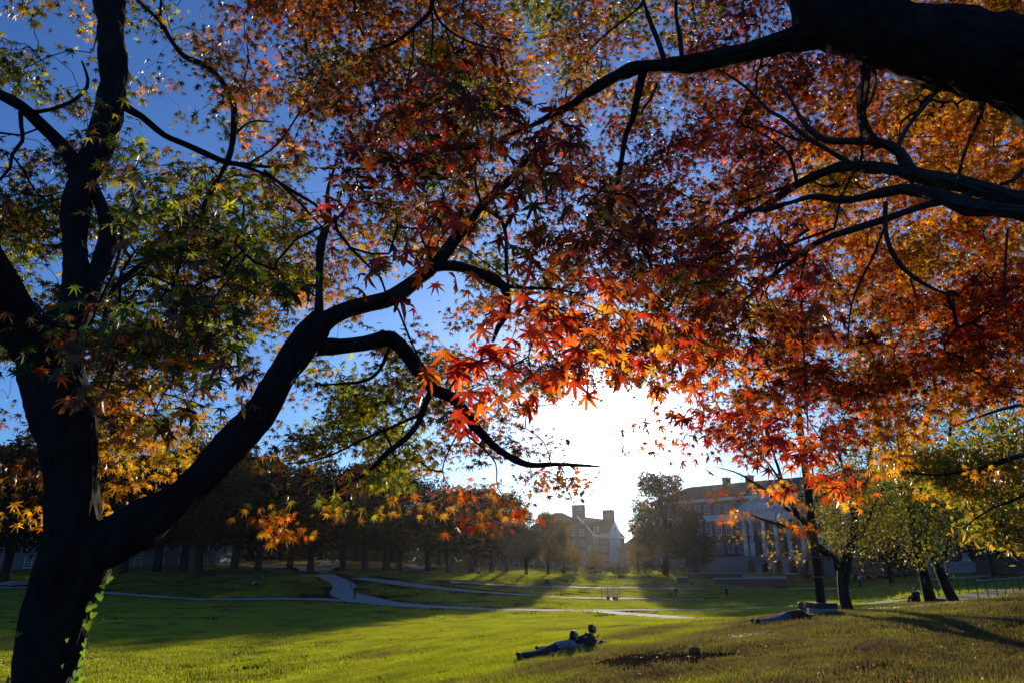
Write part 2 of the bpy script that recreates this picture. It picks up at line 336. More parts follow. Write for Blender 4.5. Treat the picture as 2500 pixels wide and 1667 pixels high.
# ---------------------------------------------------------------- grass
def mat_grass():
    m, t = mat_new('grass_blade'); o = N(t, 'ShaderNodeOutputMaterial'); ge = N(t, 'ShaderNodeNewGeometry')
    def noise(scale, det=3.0):
        n = N(t, 'ShaderNodeTexNoise', i_Scale=scale, i_Detail=det, i_Roughness=0.6); t.links.new(ge.outputs['Position'], n.inputs['Vector']); return n.outputs[0]
    def ramp(src, p0, p1, c0, c1):
        r = N(t, 'ShaderNodeValToRGB'); r.color_ramp.elements[0].position = p0; r.color_ramp.elements[1].position = p1
        r.color_ramp.elements[0].color = (*c0, 1); r.color_ramp.elements[1].color = (*c1, 1); t.links.new(src, r.inputs[0]); return r.outputs[0]
    green = ramp(noise(0.5, 5), .35, .65, (0.085, 0.098, 0.003), (0.155, 0.165, 0.004))
    dry = ramp(noise(1.2, 8), .35, .6, (0.038, 0.025, 0.010), (0.062, 0.054, 0.009))
    # the bank by the trees is thinner and drier than the level lawn, its brown also darkened for tree shade
    sx = N(t, 'ShaderNodeSeparateXYZ'); t.links.new(ge.outputs['Position'], sx.inputs[0])
    bank = N(t, 'ShaderNodeMapRange', i_1=5.3, i_2=6.5, i_3=0.0, i_4=0.27); t.links.new(sx.outputs[2], bank.inputs[0])
    nn = noise(0.28, 9); a1 = N(t, 'ShaderNodeMath', operation='ADD'); t.links.new(nn, a1.inputs[0]); t.links.new(bank.outputs[0], a1.inputs[1])
    fr = N(t, 'ShaderNodeMapRange', i_1=0.54, i_2=0.72); t.links.new(a1.outputs[0], fr.inputs[0])
    mx = N(t, 'ShaderNodeMix', data_type='RGBA'); t.links.new(fr.outputs[0], mx.inputs[0]); t.links.new(green, mx.inputs[6]); t.links.new(dry, mx.inputs[7])
    fine = N(t, 'ShaderNodeMapRange', i_1=.3, i_2=.7, i_3=.55, i_4=1.45); t.links.new(noise(30.0, 2), fine.inputs[0])
    sc = N(t, 'ShaderNodeVectorMath', operation='SCALE'); t.links.new(mx.outputs[2], sc.inputs[0]); t.links.new(fine.outputs[0], sc.inputs['Scale'])
    s2 = N(t, 'ShaderNodeVectorMath', operation='SCALE'); s2.inputs['Scale'].default_value = 2.2; t.links.new(sc.outputs[0], s2.inputs[0])
    d = N(t, 'ShaderNodeBsdfDiffuse'); s3 = N(t, 'ShaderNodeVectorMath', operation='SCALE'); s3.inputs['Scale'].default_value = 0.45; t.links.new(sc.outputs[0], s3.inputs[0]); t.links.new(s3.outputs[0], d.inputs[0]); tr = N(t, 'ShaderNodeBsdfTranslucent'); t.links.new(s2.outputs[0], tr.inputs[0])
    ad = N(t, 'ShaderNodeAddShader'); t.links.new(d.outputs[0], ad.inputs[0]); t.links.new(tr.outputs[0], ad.inputs[1])
    g = N(t, 'ShaderNodeBsdfGlossy', i_Roughness=0.3); g.inputs[0].default_value = (.8, .8, .7, 1)
    ms = N(t, 'ShaderNodeMixShader', i_0=0.07); t.links.new(ad.outputs[0], ms.inputs[1]); t.links.new(g.outputs[0], ms.inputs[2]); t.links.new(ms.outputs[0], o.inputs[0]); return m
M['grassblade'] = mat_grass()
def tuft_mesh(name, n, rad, h, w):
    a = rng.uniform(0, 2*np.pi, n); r = rad*np.sqrt(rng.uniform(0, 1, n)); bx, by = r*np.cos(a), r*np.sin(a)
    hh = h*rng.uniform(.45, 1.25, n); la = rng.uniform(0, 2*np.pi, n); lean = hh*rng.uniform(.0, .5, n); fa = rng.uniform(0, 2*np.pi, n)
    ww = w*rng.uniform(.6, 1.2, n); dx, dy = ww*np.cos(fa)/2, ww*np.sin(fa)/2
    z0 = np.full(n, -.01)
    v = np.stack([np.stack([bx-dx, by-dy, z0], -1), np.stack([bx+dx, by+dy, z0], -1),
                  np.stack([bx+dx*.7+lean*.35*np.cos(la), by+dy*.7+lean*.35*np.sin(la), hh*.6], -1),
                  np.stack([bx-dx*.7+lean*.35*np.cos(la), by-dy*.7+lean*.35*np.sin(la), hh*.6], -1),
                  np.stack([bx+lean*np.cos(la), by+lean*np.sin(la), hh], -1)], 1).reshape(-1, 3)
    b = np.arange(n)[:, None]*5
    tri = np.concatenate([b+[0, 1, 2], b+[0, 2, 3], b+[3, 2, 4]], 1)
    me = np_mesh(name, v, tri, 3); me.materials.append(M['grassblade']); return me
def instancer(name, pts, rot, scl, src_objs, idx, kind='stuff'):
    """one object: meshes of src_objs set on points by geometry nodes"""
    me = bpy.data.meshes.new(name); me.vertices.add(len(pts)); me.vertices.foreach_set('co', np.asarray(pts, np.float32).ravel())
    a = me.attributes.new('rot', 'FLOAT_VECTOR', 'POINT'); a.data.foreach_set('vector', np.asarray(rot, np.float32).ravel())
    a = me.attributes.new('scl', 'FLOAT', 'POINT'); a.data.foreach_set('value', np.asarray(scl, np.float32).ravel())
    a = me.attributes.new('idx', 'INT', 'POINT'); a.data.foreach_set('value', np.asarray(idx, np.int32).ravel())
    ng = bpy.data.node_groups.new(name + '_nodes', 'GeometryNodeTree')
    ng.interface.new_socket('Geometry', in_out='INPUT', socket_type='NodeSocketGeometry'); ng.interface.new_socket('Geometry', in_out='OUTPUT', socket_type='NodeSocketGeometry')
    gi, go = ng.nodes.new('NodeGroupInput'), ng.nodes.new('NodeGroupOutput'); jg = ng.nodes.new('GeometryNodeJoinGeometry')
    na_ = lambda nm, ty: (lambda n: (setattr(n, 'data_type', ty), n.inputs['Name'].__setattr__('default_value', nm), n)[-1])(ng.nodes.new('GeometryNodeInputNamedAttribute'))
    rt, sc, ix = na_('rot', 'FLOAT_VECTOR'), na_('scl', 'FLOAT'), na_('idx', 'INT')
    for k, so in enumerate(src_objs):
        oi = ng.nodes.new('GeometryNodeObjectInfo'); oi.inputs['Object'].default_value = so; oi.inputs['As Instance'].default_value = True
        ip = ng.nodes.new('GeometryNodeInstanceOnPoints'); eq = ng.nodes.new('FunctionNodeCompare'); eq.data_type = 'INT'; eq.operation = 'EQUAL'
        ng.links.new(ix.outputs['Attribute'], eq.inputs[2]); eq.inputs[3].default_value = k
        ng.links.new(gi.outputs[0], ip.inputs['Points']); ng.links.new(eq.outputs[0], ip.inputs['Selection']); ng.links.new(oi.outputs['Geometry'], ip.inputs['Instance'])
        ng.links.new(rt.outputs['Attribute'], ip.inputs['Rotation']); ng.links.new(sc.outputs['Attribute'], ip.inputs['Scale']); ng.links.new(ip.outputs[0], jg.inputs[0])
    ng.links.new(jg.outputs[0], go.inputs[0])
    o = link(name, me); md = o.modifiers.new('scatter', 'NODES'); md.node_group = ng; o['kind'] = kind; return o
tufts = [bpy.data.objects.new('tuft_source', tuft_mesh('tuft', 230, .30, .050, .007)) for _ in range(3)] + \
        [bpy.data.objects.new('tuft_source', tuft_mesh('tuft_wide', 260, .75, .055, .016)) for _ in range(2)] + \
        [bpy.data.objects.new('tuft_source', tuft_mesh('tuft_far', 300, 1.9, .075, .05)) for _ in range(2)]
gp, gr, gs, gi_ = [], [], [], []
for r0, r1, cnt, ids, sc in ((6.0, 15, 3600, (0, 3), 1.0), (15, 26, 5200, (0, 3), 1.25), (26, 62, 6200, (3, 5), 1.1), (62, 150, 5600, (5, 7), 1.0), (150, 270, 5200, (5, 7), 1.9)):
    cnt = int(cnt); az = rng.uniform(-.70, .70, cnt); rr = np.sqrt(rng.uniform(r0*r0, r1*r1, cnt)); x, y = rr*np.sin(az), rr*np.cos(az)
    pad = .15 if r1 < 30 else .5 if r1 < 70 else 1.5
    ok = ~on_path(x, y, pad); ok &= ~(in_dirt(x, y) & (rng.uniform(0, 1, cnt) < .93))
    dens = np.sin(x*.9+2*np.sin(y*.53))*np.sin(y*.8+1.7*np.sin(x*.61)); thin = (dens > .45) & (gz(x, y) > 5.6) & (rng.uniform(0, 1, cnt) < .6); ok &= ~thin
    x, y = x[ok], y[ok]; n = len(x); z = gz(x, y)
    gp.append(np.stack([x, y, z], -1)); gr.append(np.stack([np.zeros(n), np.zeros(n), rng.uniform(0, 6.28, n)], -1))
    e = .5; sx = (gz(x+e, y)-gz(x-e, y))/(2*e); sy = (gz(x, y+e)-gz(x, y-e))/(2*e)
    gs.append(sc*rng.uniform(.7, 1.25, n)*np.where(rng.uniform(0, 1, n) < .12, 1.6, 1.0)); gi_.append(rng.integers(ids[0], ids[1], n))
    # follow the slope: tilt each tuft to the surface
    ang = gr[-1][:, 2]; gr[-1] = np.stack([np.arctan(sy), -np.arctan(sx), ang], -1)
# euler XYZ applies z last, so tilt is approximated by turning only tufts of the bank; random turn kept small there
rotv = np.concatenate(gr); steep = (np.abs(rotv[:, 0]) + np.abs(rotv[:, 1])) > .04; rotv[steep, 2] = rng.choice([0.0], steep.sum())
lawn_grass = instancer('grass', np.concatenate(gp), rotv, np.concatenate(gs), tufts, np.concatenate(gi_))
tag(lawn_grass, 'short mown grass of the lawn, dry and thin on the bank', 'grass')
# ---------------------------------------------------------------- the maples overhead
def limb(pts):
    """(px, py, depth, width in px) -> list of (point, radius)"""
    out = []
    for px, py, Y, w in pts:
        p = P(px, py, Y); out.append((p, w/2*dcam(p)/F))
    return out
def Z(px, py, Y, w): return (px, py, Y, w)
# --- left maple
left_trunk = [(-20,2520,2.75,210),(30,2150,2.85,190),(85,1800,2.95,165),(107,1667,3.0,146),(127,1570,3.0,144),(149,1460,3.0,130),(176,1393,3.0,148),(180,1300,3.0,124),(172,1107,3.02,120),(150,1000,3.05,136),(128,920,3.08,150),(135,850,3.1,128),(172,775,3.15,84),(184,746,3.2,66),(183,650,3.3,54),(182,550,3.4,52),(190,482,3.45,60),(212,420,3.5,62),(245,350,3.55,60),(268,262,3.6,62),(279,180,3.65,57),(272,90,3.75,60),(268,0,3.85,61),(262,-140,4.0,56),(240,-420,4.3,44),(190,-800,4.8,26)]
left_limbs = [
 ('branch', [(150,900,3.06,70),(85,845,3.0,105),(30,770,2.9,105),(-20,680,2.8,98),(-90,540,2.7,90),(-220,300,2.7,78),(-380,-50,2.9,50)]),
 ('branch', [(180,800,3.16,50),(207,755,3.2,48),(232,680,3.3,46),(258,610,3.4,42),(264,560,3.45,36),(248,505,3.5,30),(231,464,3.55,26),(226,430,3.65,18),(250,380,3.8,10)]),
 ('branch', [(195,430,3.5,40),(187,405,3.5,36),(150,355,3.45,34),(100,305,3.4,30),(50,258,3.35,26),(0,232,3.3,24),(-80,190,3.2,20),(-200,150,3.1,12)]),
 ('branch', [(62,268,3.35,12),(88,274,3.35,11),(125,268,3.35,10),(180,246,3.4,9),(213,212,3.45,8),(211,180,3.5,6),(200,150,3.5,4)]),
 ('branch', [(50,275,3.35,12),(52,310,3.35,10),(55,345,3.3,9),(30,378,3.3,8),(25,410,3.3,7),(0,440,3.3,6)]),
 ('branch', [(30,380,3.3,5),(60,420,3.35,5),(85,465,3.4,4),(150,520,3.5,3)]),
 ('branch', [(-30,312,3.3,6),(0,325,3.3,6),(50,331,3.35,5),(110,306,3.4,4)]),
 ('branch', [(285,262,3.6,30),(305,262,3.62,22),(345,285,3.7,17),(400,330,3.8,15),(450,352,3.95,14),(500,375,4.1,14),(553,397,4.25,14),(600,402,4.4,11),(650,408,4.5,8),(695,407,4.6,5)]),
 ('branch', [(555,398,4.25,14),(568,345,4.3,15),(572,280,4.35,15),(565,243,4.4,15),(538,195,4.45,14),(500,160,4.5,13),(450,138,4.55,12),(415,95,4.6,11),(392,55,4.65,10),(350,15,4.7,8),(290,-40,4.8,7)]),
 ('branch', [(395,70,4.6,8),(392,30,4.7,6),(396,-30,4.8,5)]),
 ('branch', [(567,240,4.4,6),(592,205,4.45,5),(606,150,4.5,4),(603,110,4.6,3)]),
 ('branch', [(572,330,4.35,8),(600,305,4.4,6),(630,296,4.5,5),(670,300,4.6,3)]),
 ('branch', [(575,402,4.25,9),(620,415,4.3,8),(665,435,4.35,8),(705,462,4.4,8),(750,488,4.5,8),(780,510,4.55,7),(795,550,4.6,5)]),
 ('branch', [(645,417,4.3,7),(690,455,4.3,7),(740,505,4.35,6),(790,560,4.4,4)]),
 ('branch', [(553,402,4.2,12),(538,430,4.1,13),(510,480,4.0,13),(482,550,3.9,14),(464,596,3.85,15),(440,620,3.8,9)]),
 ('branch', [(464,590,3.85,8),(410,632,3.75,10),(357,640,3.7,12),(314,671,3.65,12),(279,703,3.6,11),(261,746,3.6,10),(254,800,3.6,9),(271,853,3.6,8),(275,907,3.6,7),(262,950,3.6,5)]),
 ('branch', [(595,500,4.0,5),(593,580,3.9,7),(600,620,3.85,7),(571,668,3.8,7),(543,703,3.8,6),(510,750,3.75,6),(489,814,3.7,5),(482,890,3.7,4)]),
 ('branch', [(600,405,4.3,6),(680,350,4.5,5),(740,260,4.7,4),(790,180,5.0,3)]),
]
bigb = [(215,1370,3.02,95),(250,1335,3.02,104),(330,1288,3.08,102),(430,1222,3.2,90),(500,1158,3.3,84),(560,1092,3.4,78),(640,995,3.52,72),(700,900,3.64,74),(755,820,3.78,72),(782,785,3.85,62)]
left_limbs += [('branch', bigb),
 ('branch', [(760,830,3.8,40),(776,790,3.85,28),(779,740,3.9,22),(780,690,3.95,19),(781,640,4.0,19),(784,600,4.05,20),(792,570,4.1,20),(803,530,4.2,14),(800,470,4.3,9),(820,400,4.5,6)]),
 ('branch', [(765,815,3.8,50),(800,780,3.88,46),(845,757,3.95,44),(900,742,4.05,43),(945,733,4.12,41),(985,710,4.2,38),(1022,680,4.3,36),(1060,650,4.4,36),(1085,622,4.45,32),(1118,575,4.5,27),(1150,540,4.6,24),(1180,500,4.7,21),(1235,450,4.8,18),(1280,400,4.9,15),(1310,360,5.0,12),(1350,300,5.2,9),(1400,230,5.4,5)]),
 ('branch', [(1065,650,4.4,28),(1110,650,4.45,27),(1150,660,4.5,25),(1190,676,4.6,24),(1232,702,4.7,23),(1240,735,4.75,19),(1232,775,4.8,17),(1216,800,4.85,14),(1203,835,4.9,8)]),
 ('branch', [(1220,697,4.7,14),(1270,703,4.75,9),(1340,705,4.85,7),(1400,715,5.0,4)]),
 ('branch', [(1180,508,4.7,12),(1222,535,4.75,10),(1236,580,4.8,9),(1236,640,4.8,8),(1242,700,4.8,6)]),
 ('branch', [(1175,500,4.7,8),(1160,440,4.8,6),(1165,380,4.9,4)]),
 ('branch', [(755,850,3.8,46),(790,846,3.88,42),(830,845,3.95,41),(890,838,4.05,40),(935,828,4.12,40),(958,828,4.15,38),(985,855,4.22,34),(1010,890,4.3,32),(1040,925,4.4,32),(1062,952,4.5,34),(1100,968,4.6,30),(1128,995,4.7,25),(1155,1035,4.8,23),(1180,1062,4.9,22),(1215,1095,5.0,17),(1258,1122,5.15,17),(1300,1135,5.3,14),(1345,1133,5.4,12),(1400,1134,5.6,9),(1465,1138,5.8,4)]),
 ('branch', [(1392,1134,5.5,7),(1402,1145,5.52,4),(1405,1149,5.53,2)]),
 ('branch', [(950,850,4.15,10),(925,905,4.15,9),(888,930,4.15,8),(830,936,4.2,6),(780,940,4.2,4)]),
 ('branch', [(1058,945,4.45,20),(1038,985,4.4,17),(1022,1030,4.4,15),(990,1070,4.35,14),(950,1100,4.3,13),(920,1130,4.3,12),(894,1157,4.3,10),(860,1175,4.3,9),(830,1187,4.3,7),(795,1205,4.3,4)]),
 ('branch', [(1028,1010,4.4,8),(960,1040,4.35,7),(880,1075,4.3,6),(820,1105,4.3,6),(760,1125,4.3,4),(700,1130,4.3,3)]),
 ('branch', [(1128,995,4.7,6),(1126,1040,4.7,4),(1100,1090,4.7,4),(1080,1150,4.75,3),(1105,1200,4.8,2)]),
 ('branch', [(1128,1055,4.7,5),(1170,1085,4.8,5),(1210,1130,4.85,4),(1215,1190,4.9,3),(1250,1230,4.95,2)]),
]
# --- right maple: heavy limb over the camera
right_trunk = [(3150,2500,2.6,330),(3080,2050,2.6,300),(3000,1500,2.6,290),(2960,1000,2.6,280),(2900,620,2.55,265),(2750,360,2.52,240),(2600,230,2.5,215),(2500,178,2.5,202),(2400,140,2.52,192),(2300,112,2.56,182),(2200,92,2.6,168),(2110,60,2.68,165),(2040,20,2.76,175),(1990,-40,2.85,150),(1930,-150,3.0,110),(1850,-350,3.3,80),(1720,-650,3.8,50)]
right_limbs = [
 ('branch', [(2060,60,2.72,90),(1985,85,2.8,66),(1925,100,2.9,52),(1860,118,3.0,48),(1800,134,3.1,46),(1740,148,3.2,40),(1680,158,3.3,36),(1610,162,3.45,34),(1560,166,3.55,32),(1500,188,3.7,27),(1450,220,3.85,24),(1400,252,4.0,20),(1350,282,4.15,15),(1290,310,4.3,9),(1200,345,4.5,6),(1100,370,4.7,3)]),
 ('branch', [(1570,175,3.55,20),(1556,240,3.6,19),(1545,290,3.65,17),(1528,330,3.7,14),(1516,400,3.75,11),(1506,460,3.8,8),(1490,520,3.9,5)]),
 ('branch', [(1605,205,3.5,7),(1590,240,3.55,6),(1565,275,3.6,5)]),
 ('branch', [(1625,160,3.45,16),(1610,110,3.5,14),(1590,60,3.6,11),(1570,0,3.7,9),(1550,-70,3.9,5)]),
 ('branch', [(1665,150,3.3,13),(1660,90,3.4,11),(1650,30,3.5,9),(1655,-40,3.6,6)]),
 ('branch', [(1575,5,3.7,6),(1530,45,3.8,5),(1490,75,3.9,5),(1440,120,4.0,3)]),
 ('branch', [(1054,-60,4.4,13),(1055,0,4.4,12),(1050,30,4.4,11),(1020,60,4.4,10),(985,90,4.4,9),(950,110,4.45,7),(900,125,4.5,4)]),
 ('branch', [(1058,20,4.4,7),(1075,55,4.4,6),(1110,85,4.45,6),(1160,108,4.5,5),(1230,125,4.6,3)]),
 ('branch', [(1085,62,4.4,5),(1105,115,4.4,5),(1135,160,4.45,4),(1150,200,4.5,3)]),
 ('branch', [(1054,25,4.4,6),(1057,80,4.4,5),(1052,140,4.45,3)]),
 ('branch', [(1010,70,4.4,5),(1008,130,4.35,4),(990,210,4.4,3)]),
 ('branch', [(2112,120,2.68,30),(2113,170,2.9,25),(2110,220,3.2,23),(2103,270,3.5,24),(2108,305,3.8,24),(2122,330,4.1,24),(2140,352,4.4,24)]),
 ('branch', [(2128,135,2.8,12),(2136,190,3.0,9),(2132,230,3.2,8),(2118,262,3.4,6)]),
 ('branch', [(2405,225,2.6,14),(2395,280,2.9,9),(2368,340,3.3,8),(2348,395,3.7,8),(2340,440,4.1,7)]),
 ('branch', [(830,-90,4.6,8),(860,-20,4.6,6),(870,50,4.65,5),(890,90,4.7,3)]),
]
mid_trunk = [(3900,1900,3.4,230),(3750,1300,3.4,215),(3550,950,3.4,190),(3300,780,3.5,160),(3000,660,3.6,110),(2750,570,3.8,64),(2600,520,3.9,48),(2500,492,4.0,40),(2410,468,4.1,38),(2340,450,4.2,37),(2267,434,4.3,35),(2195,420,4.45,32),(2140,411,4.6,27),(2070,407,4.75,23),(2000,424,4.9,20),(1930,460,5.1,18),(1870,500,5.3,14),(1800,533,5.5,12),(1753,552,5.6,13),(1700,572,5.7,12),(1615,586,5.9,10),(1540,589,6.1,7),(1462,583,6.3,4)]
mid_limbs = [
 ('branch', [(2240,440,4.4,30),(2217,411,4.4,29),(2198,375,4.4,28),(2165,354,4.4,26),(2124,346,4.45,22),(2070,345,4.5,18),(2017,343,4.55,17),(1981,321,4.6,14),(1953,286,4.65,11),(1931,243,4.7,8),(1892,189,4.8,5)]),
 ('branch', [(2188,362,4.4,13),(2214,314,4.45,12),(2249,268,4.5,10),(2280,232,4.5,9),(2299,200,4.4,9)]),
 ('branch', [(2080,402,4.75,14),(2040,378,4.75,12),(1999,354,4.8,12),(1964,332,4.85,11),(1910,289,4.9,9),(1874,268,4.95,8),(1821,214,5.0,7),(1756,171,5.1,5)]),
 ('branch', [(1995,345,4.6,7),(1940,340,4.7,6),(1880,315,4.8,5),(1820,300,4.9,3)]),
 ('branch', [(1930,455,5.1,9),(1880,470,5.2,9),(1840,485,5.3,8),(1780,500,5.4,7),(1700,490,5.5,5),(1640,460,5.6,3)]),
 ('branch', [(1945,445,5.0,9),(1935,400,5.0,8),(1920,370,5.05,7),(1880,340,5.1,5),(1830,310,5.2,3)]),
 ('branch', [(2900,620,3.7,60),(2700,560,3.75,46),(2560,532,3.85,40),(2470,516,3.95,36),(2400,512,4.05,40),(2366,506,4.1,50),(2335,496,4.15,42),(2290,478,4.2,32),(2250,468,4.3,28),(2200,462,4.4,27),(2142,474,4.5,22),(2100,484,4.55,18),(2053,489,4.6,17),(1981,481,4.7,13),(1930,496,4.8,11),(1856,514,5.0,8),(1800,520,5.2,4)]),
 ('branch', [(2370,480,4.15,22),(2300,492,4.2,19),(2231,511,4.3,17),(2160,536,4.4,17),(2090,558,4.5,16),(2020,581,4.6,16),(1981,603,4.65,16),(1946,630,4.7,13),(1910,654,4.8,11),(1874,686,4.9,9),(1830,722,5.0,6),(1785,754,5.1,4)]),
 ('branch', [(2162,495,4.4,11),(2161,540,4.35,12),(2166,586,4.3,12),(2180,620,4.3,12),(2202,652,4.3,12),(2231,678,4.3,11),(2258,695,4.3,9),(2290,711,4.3,7),(2350,725,4.4,4)]),
 ('branch', [(2222,680,4.3,6),(2232,710,4.3,5),(2240,735,4.3,4)]),
 ('branch', [(2158,560,4.35,7),(2130,630,4.35,6),(2100,690,4.4,6),(2078,750,4.4,5),(2070,830,4.45,4)]),
 ('branch', [(1972,608,4.65,9),(1962,640,4.7,7),(1955,680,4.7,5)]),
 ('branch', [(1975,560,4.6,9),(1940,585,4.65,7),(1918,620,4.7,5),(1908,650,4.7,4)]),
 ('branch', [(2500,415,3.9,12),(2475,440,3.9,10),(2440,452,3.95,8)]),
 ('branch', [(1955,785,4.6,7),(1962,860,4.6,5),(1968,950,4.6,4),(1973,1060,4.6,3)]),
 ('branch', [(2460,560,4.0,6),(2455,640,4.0,5),(2452,720,4.1,4),(2462,810,4.2,3)]),
]
SK_pos, SK_rad, SK_tree = [], [], []
def build_limbs(trunk, limbs, label, cat, mat):
    ti = len(TREES); base = limb(trunk)[0][0]
    gzb = gz(base.x, base.y); root = empty('maple_tree', (base.x, base.y, gzb), 0, label, cat); TREES.append(root); off = root.location
    for k, (nm, pts) in enumerate([('trunk', trunk)] + limbs):
        ln = catmull(limb(pts), 0.05)
        if k == 0:
            p0 = ln[0][0]; ln = [(Vector((p0.x, p0.y, gzb - .3)), ln[0][1]*1.5), (Vector((p0.x, p0.y, gzb + .1)), ln[0][1]*1.2)] + ln
        ps = [p - off for p, r in ln]; big = max(r for p, r in ln)
        rad = [max(r, 0.002) * (1 + (0.07*math.sin(i*.55+k) + random.uniform(-.05, .05)) * (1 if big > .01 else .5)) for i, (p, r) in enumerate(ln)]
        mb = MB().tube(ps, rad, 72 if big > .06 else 14 if big > .02 else 7, .07 if big > .05 else .05, ridge=.022 if big > .06 else 0)
        mb.build(nm, mat, root, True)
        for p, r in ln[::2]: SK_pos.append(tuple(p)); SK_rad.append(r); SK_tree.append(ti)
    return root
TREES = []
build_limbs(left_trunk, left_limbs, 'forked maple with ivy on its leaning trunk and yellow green leaves', 'maple tree', M['bark'])
build_limbs(right_trunk, right_limbs, 'maple whose very thick dark limb crosses overhead with dark red leaves', 'maple tree', M['bark'])
build_limbs(mid_trunk, mid_limbs, 'maple with pale lit branch reaching in under the thick limb, fiery orange leaves', 'maple tree', M['bark_lit'])
# --- leaf template: seven pointed lobes and a thin stalk, lying in x (tip) / y with normal z
def leaf_template(var, fine):
    lob = [(-128, .44), (-80, .78), (-39, .93), (0, 1.0), (39, .93), (80, .78), (128, .44)]
    r_ = random.Random(var); per = []; rn = .30
    lob = [(a + r_.uniform(-5, 5), l*r_.uniform(.88, 1.06)) for a, l in lob]
    def pt(a, r, k=0): a = R(a); return (r*math.cos(a), r*math.sin(a), -r*r*.22*(1+1.3*r_.uniform(-1, 1)) - k)
    per.append(pt(-172, .10))
    for i, (a, l) in enumerate(lob):
        w = 13.5
        if fine: per += [pt(a-w*.95, l*.48), pt(a-w*.45, l*.78)]
        per.append(pt(a, l, .05 + r_.uniform(0, .1)))
        if fine: per += [pt(a+w*.45, l*.78), pt(a+w*.95, l*.48)]
        if i < 6: per.append(pt((a+lob[i+1][0])/2, rn*(.9 if 0 < i < 5 else .7)))
    per.append(pt(172, .10))
    v = [(0, 0, .02)] + per; f = [(0, i, i+1) for i in range(1, len(per))]
    b = len(v); v += [(0, -.012, .02), (0, .012, .02), (-.55, 0, .10)]; f.append((b, b+1, b+2))
    return np.array(v, np.float32), np.array(f, np.int32)
LEAF_LO = [leaf_template(i, False) for i in range(12)]
LEAF_HI = [leaf_template(i+20, True) for i in range(6)]
def oak_template():
    v = [(0, 0, 0), (.3, -.11, .0), (.3, .11, .0), (.65, -.11, -.03), (.65, .11, -.03), (1, 0, -.12)]
    return np.array(v, np.float32), np.array([(0, 1, 2), (1, 3, 2), (2, 3, 4), (3, 5, 4)], np.int32)
def frames(adir, up):
    a = adir/np.linalg.norm(adir, axis=1, keepdims=True); n = up - a*(a*up).sum(1, keepdims=True); n /= np.linalg.norm(n, axis=1, keepdims=True)+1e-9
    return np.stack([a, np.cross(n, a), n], 2)      # columns: x=a, y, z=n
def scatter(name, templates, pos, fr, size, tint, mat, parent=None, vid=None):
    Vs, Fs, Ts, base = [], [], [], 0; vid = rng.integers(0, len(templates), len(pos)) if vid is None else vid
    for k, (tv, tf) in enumerate(templates):
        s = np.nonzero(vid == k)[0]
        if not len(s): continue
        v = np.einsum('nij,mj->nmi', fr[s], tv) * size[s][:, None, None] + pos[s][:, None, :]
        Vs.append(v.reshape(-1, 3)); m = len(tv); Fs.append((tf[None] + (base + np.arange(len(s))*m)[:, None, None]).reshape(-1, 3)); base += len(s)*m
        Ts.append(np.repeat(tint[s], m, 0))
    me = np_mesh(name, np.concatenate(Vs), np.concatenate(Fs), 3); set_tint(me, np.concatenate(Ts)); me.materials.append(mat)
    return link(name, me, parent)
PAL = {'G': (.10,.17,.012), 'Y': (.42,.40,.015), 'A': (.66,.30,.012), 'O': (.72,.16,.010), 'R': (.52,.045,.005), 'D': (.14,.022,.004), 'B': (.20,.082,.008), 'K': (.105,.088,.008)}  # B, K, D: brown, olive, maroon, held darker to paint canopy shade
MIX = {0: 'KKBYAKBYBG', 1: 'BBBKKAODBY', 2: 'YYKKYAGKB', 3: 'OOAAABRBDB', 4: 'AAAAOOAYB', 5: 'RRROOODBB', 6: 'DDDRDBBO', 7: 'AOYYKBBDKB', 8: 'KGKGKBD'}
DEN = ["4124358988787899779300889",
       "6150663988999894888889999",
       "1112157789998887899999999",
       "4562145778988888779999999",
       "6667877578875788889787999",
       "7567898747874799998889999",
       "5126998853667899998887899",
       "5678986631035789998887899",
       "3278975355745889998988999",
       "1287622488887674269999899",
       "2187601678766113467757510",
       "3152000457665540011026200",
       "0000000100012300000000000"]
DEN = [("".join(r) + "0"*25)[:25] for r in DEN]
# which colour mixture the leaves have: 0 olive, 1 brown, 2 yellow, 3 orange, 4 gold, 5 red, 6 maroon, 7 mixed, 8 green
CLR = [[0,0,0,1,0,1,3,3,1,3,3,3,7,2,7,7,1,6,6,6,6,6,4,4,4],
       [0,0,0,0,0,1,3,1,1,1,7,2,4,4,7,1,6,6,6,6,6,4,4,4,4],
       [0,0,0,0,1,1,1,1,6,6,6,7,7,4,4,1,6,6,6,6,4,3,4,4,4],
       [0,0,0,2,2,0,1,6,6,6,6,1,7,1,1,6,6,6,6,3,3,4,4,4,4],
       [0,0,2,2,2,2,0,1,6,6,7,1,1,6,6,6,6,6,3,3,7,3,4,4,3],
       [0,0,2,2,2,2,0,0,1,1,7,7,1,6,6,1,6,3,3,3,3,4,4,3,4],
       [0,0,2,2,2,2,0,0,1,1,7,2,7,1,6,6,3,1,3,5,3,3,4,4,3],
       [1,0,2,8,2,2,0,4,4,7,7,1,3,1,6,1,1,3,4,3,4,3,3,5,5],
       [1,1,2,8,2,2,0,4,2,2,7,7,3,1,5,1,3,1,5,3,3,3,5,5,3],
       [1,1,2,4,2,2,2,2,2,2,7,7,3,3,3,3,5,3,3,5,3,3,4,3,3],
       [3,3,3,4,4,2,2,2,2,2,7,7,3,3,3,3,3,5,5,3,5,3,4,4,3],
       [3,3,4,4,4,4,2,2,3,2,4,4,3,3,3,3,5,5,5,5,5,4,4,4,4],
       [4,4,4,4,4,4,4,4,4,4,4,4,3,3,3,3,3,3,3,3,3,3,3,3,3]]
DG = np.array([[int(c) for c in r] for r in DEN], float)
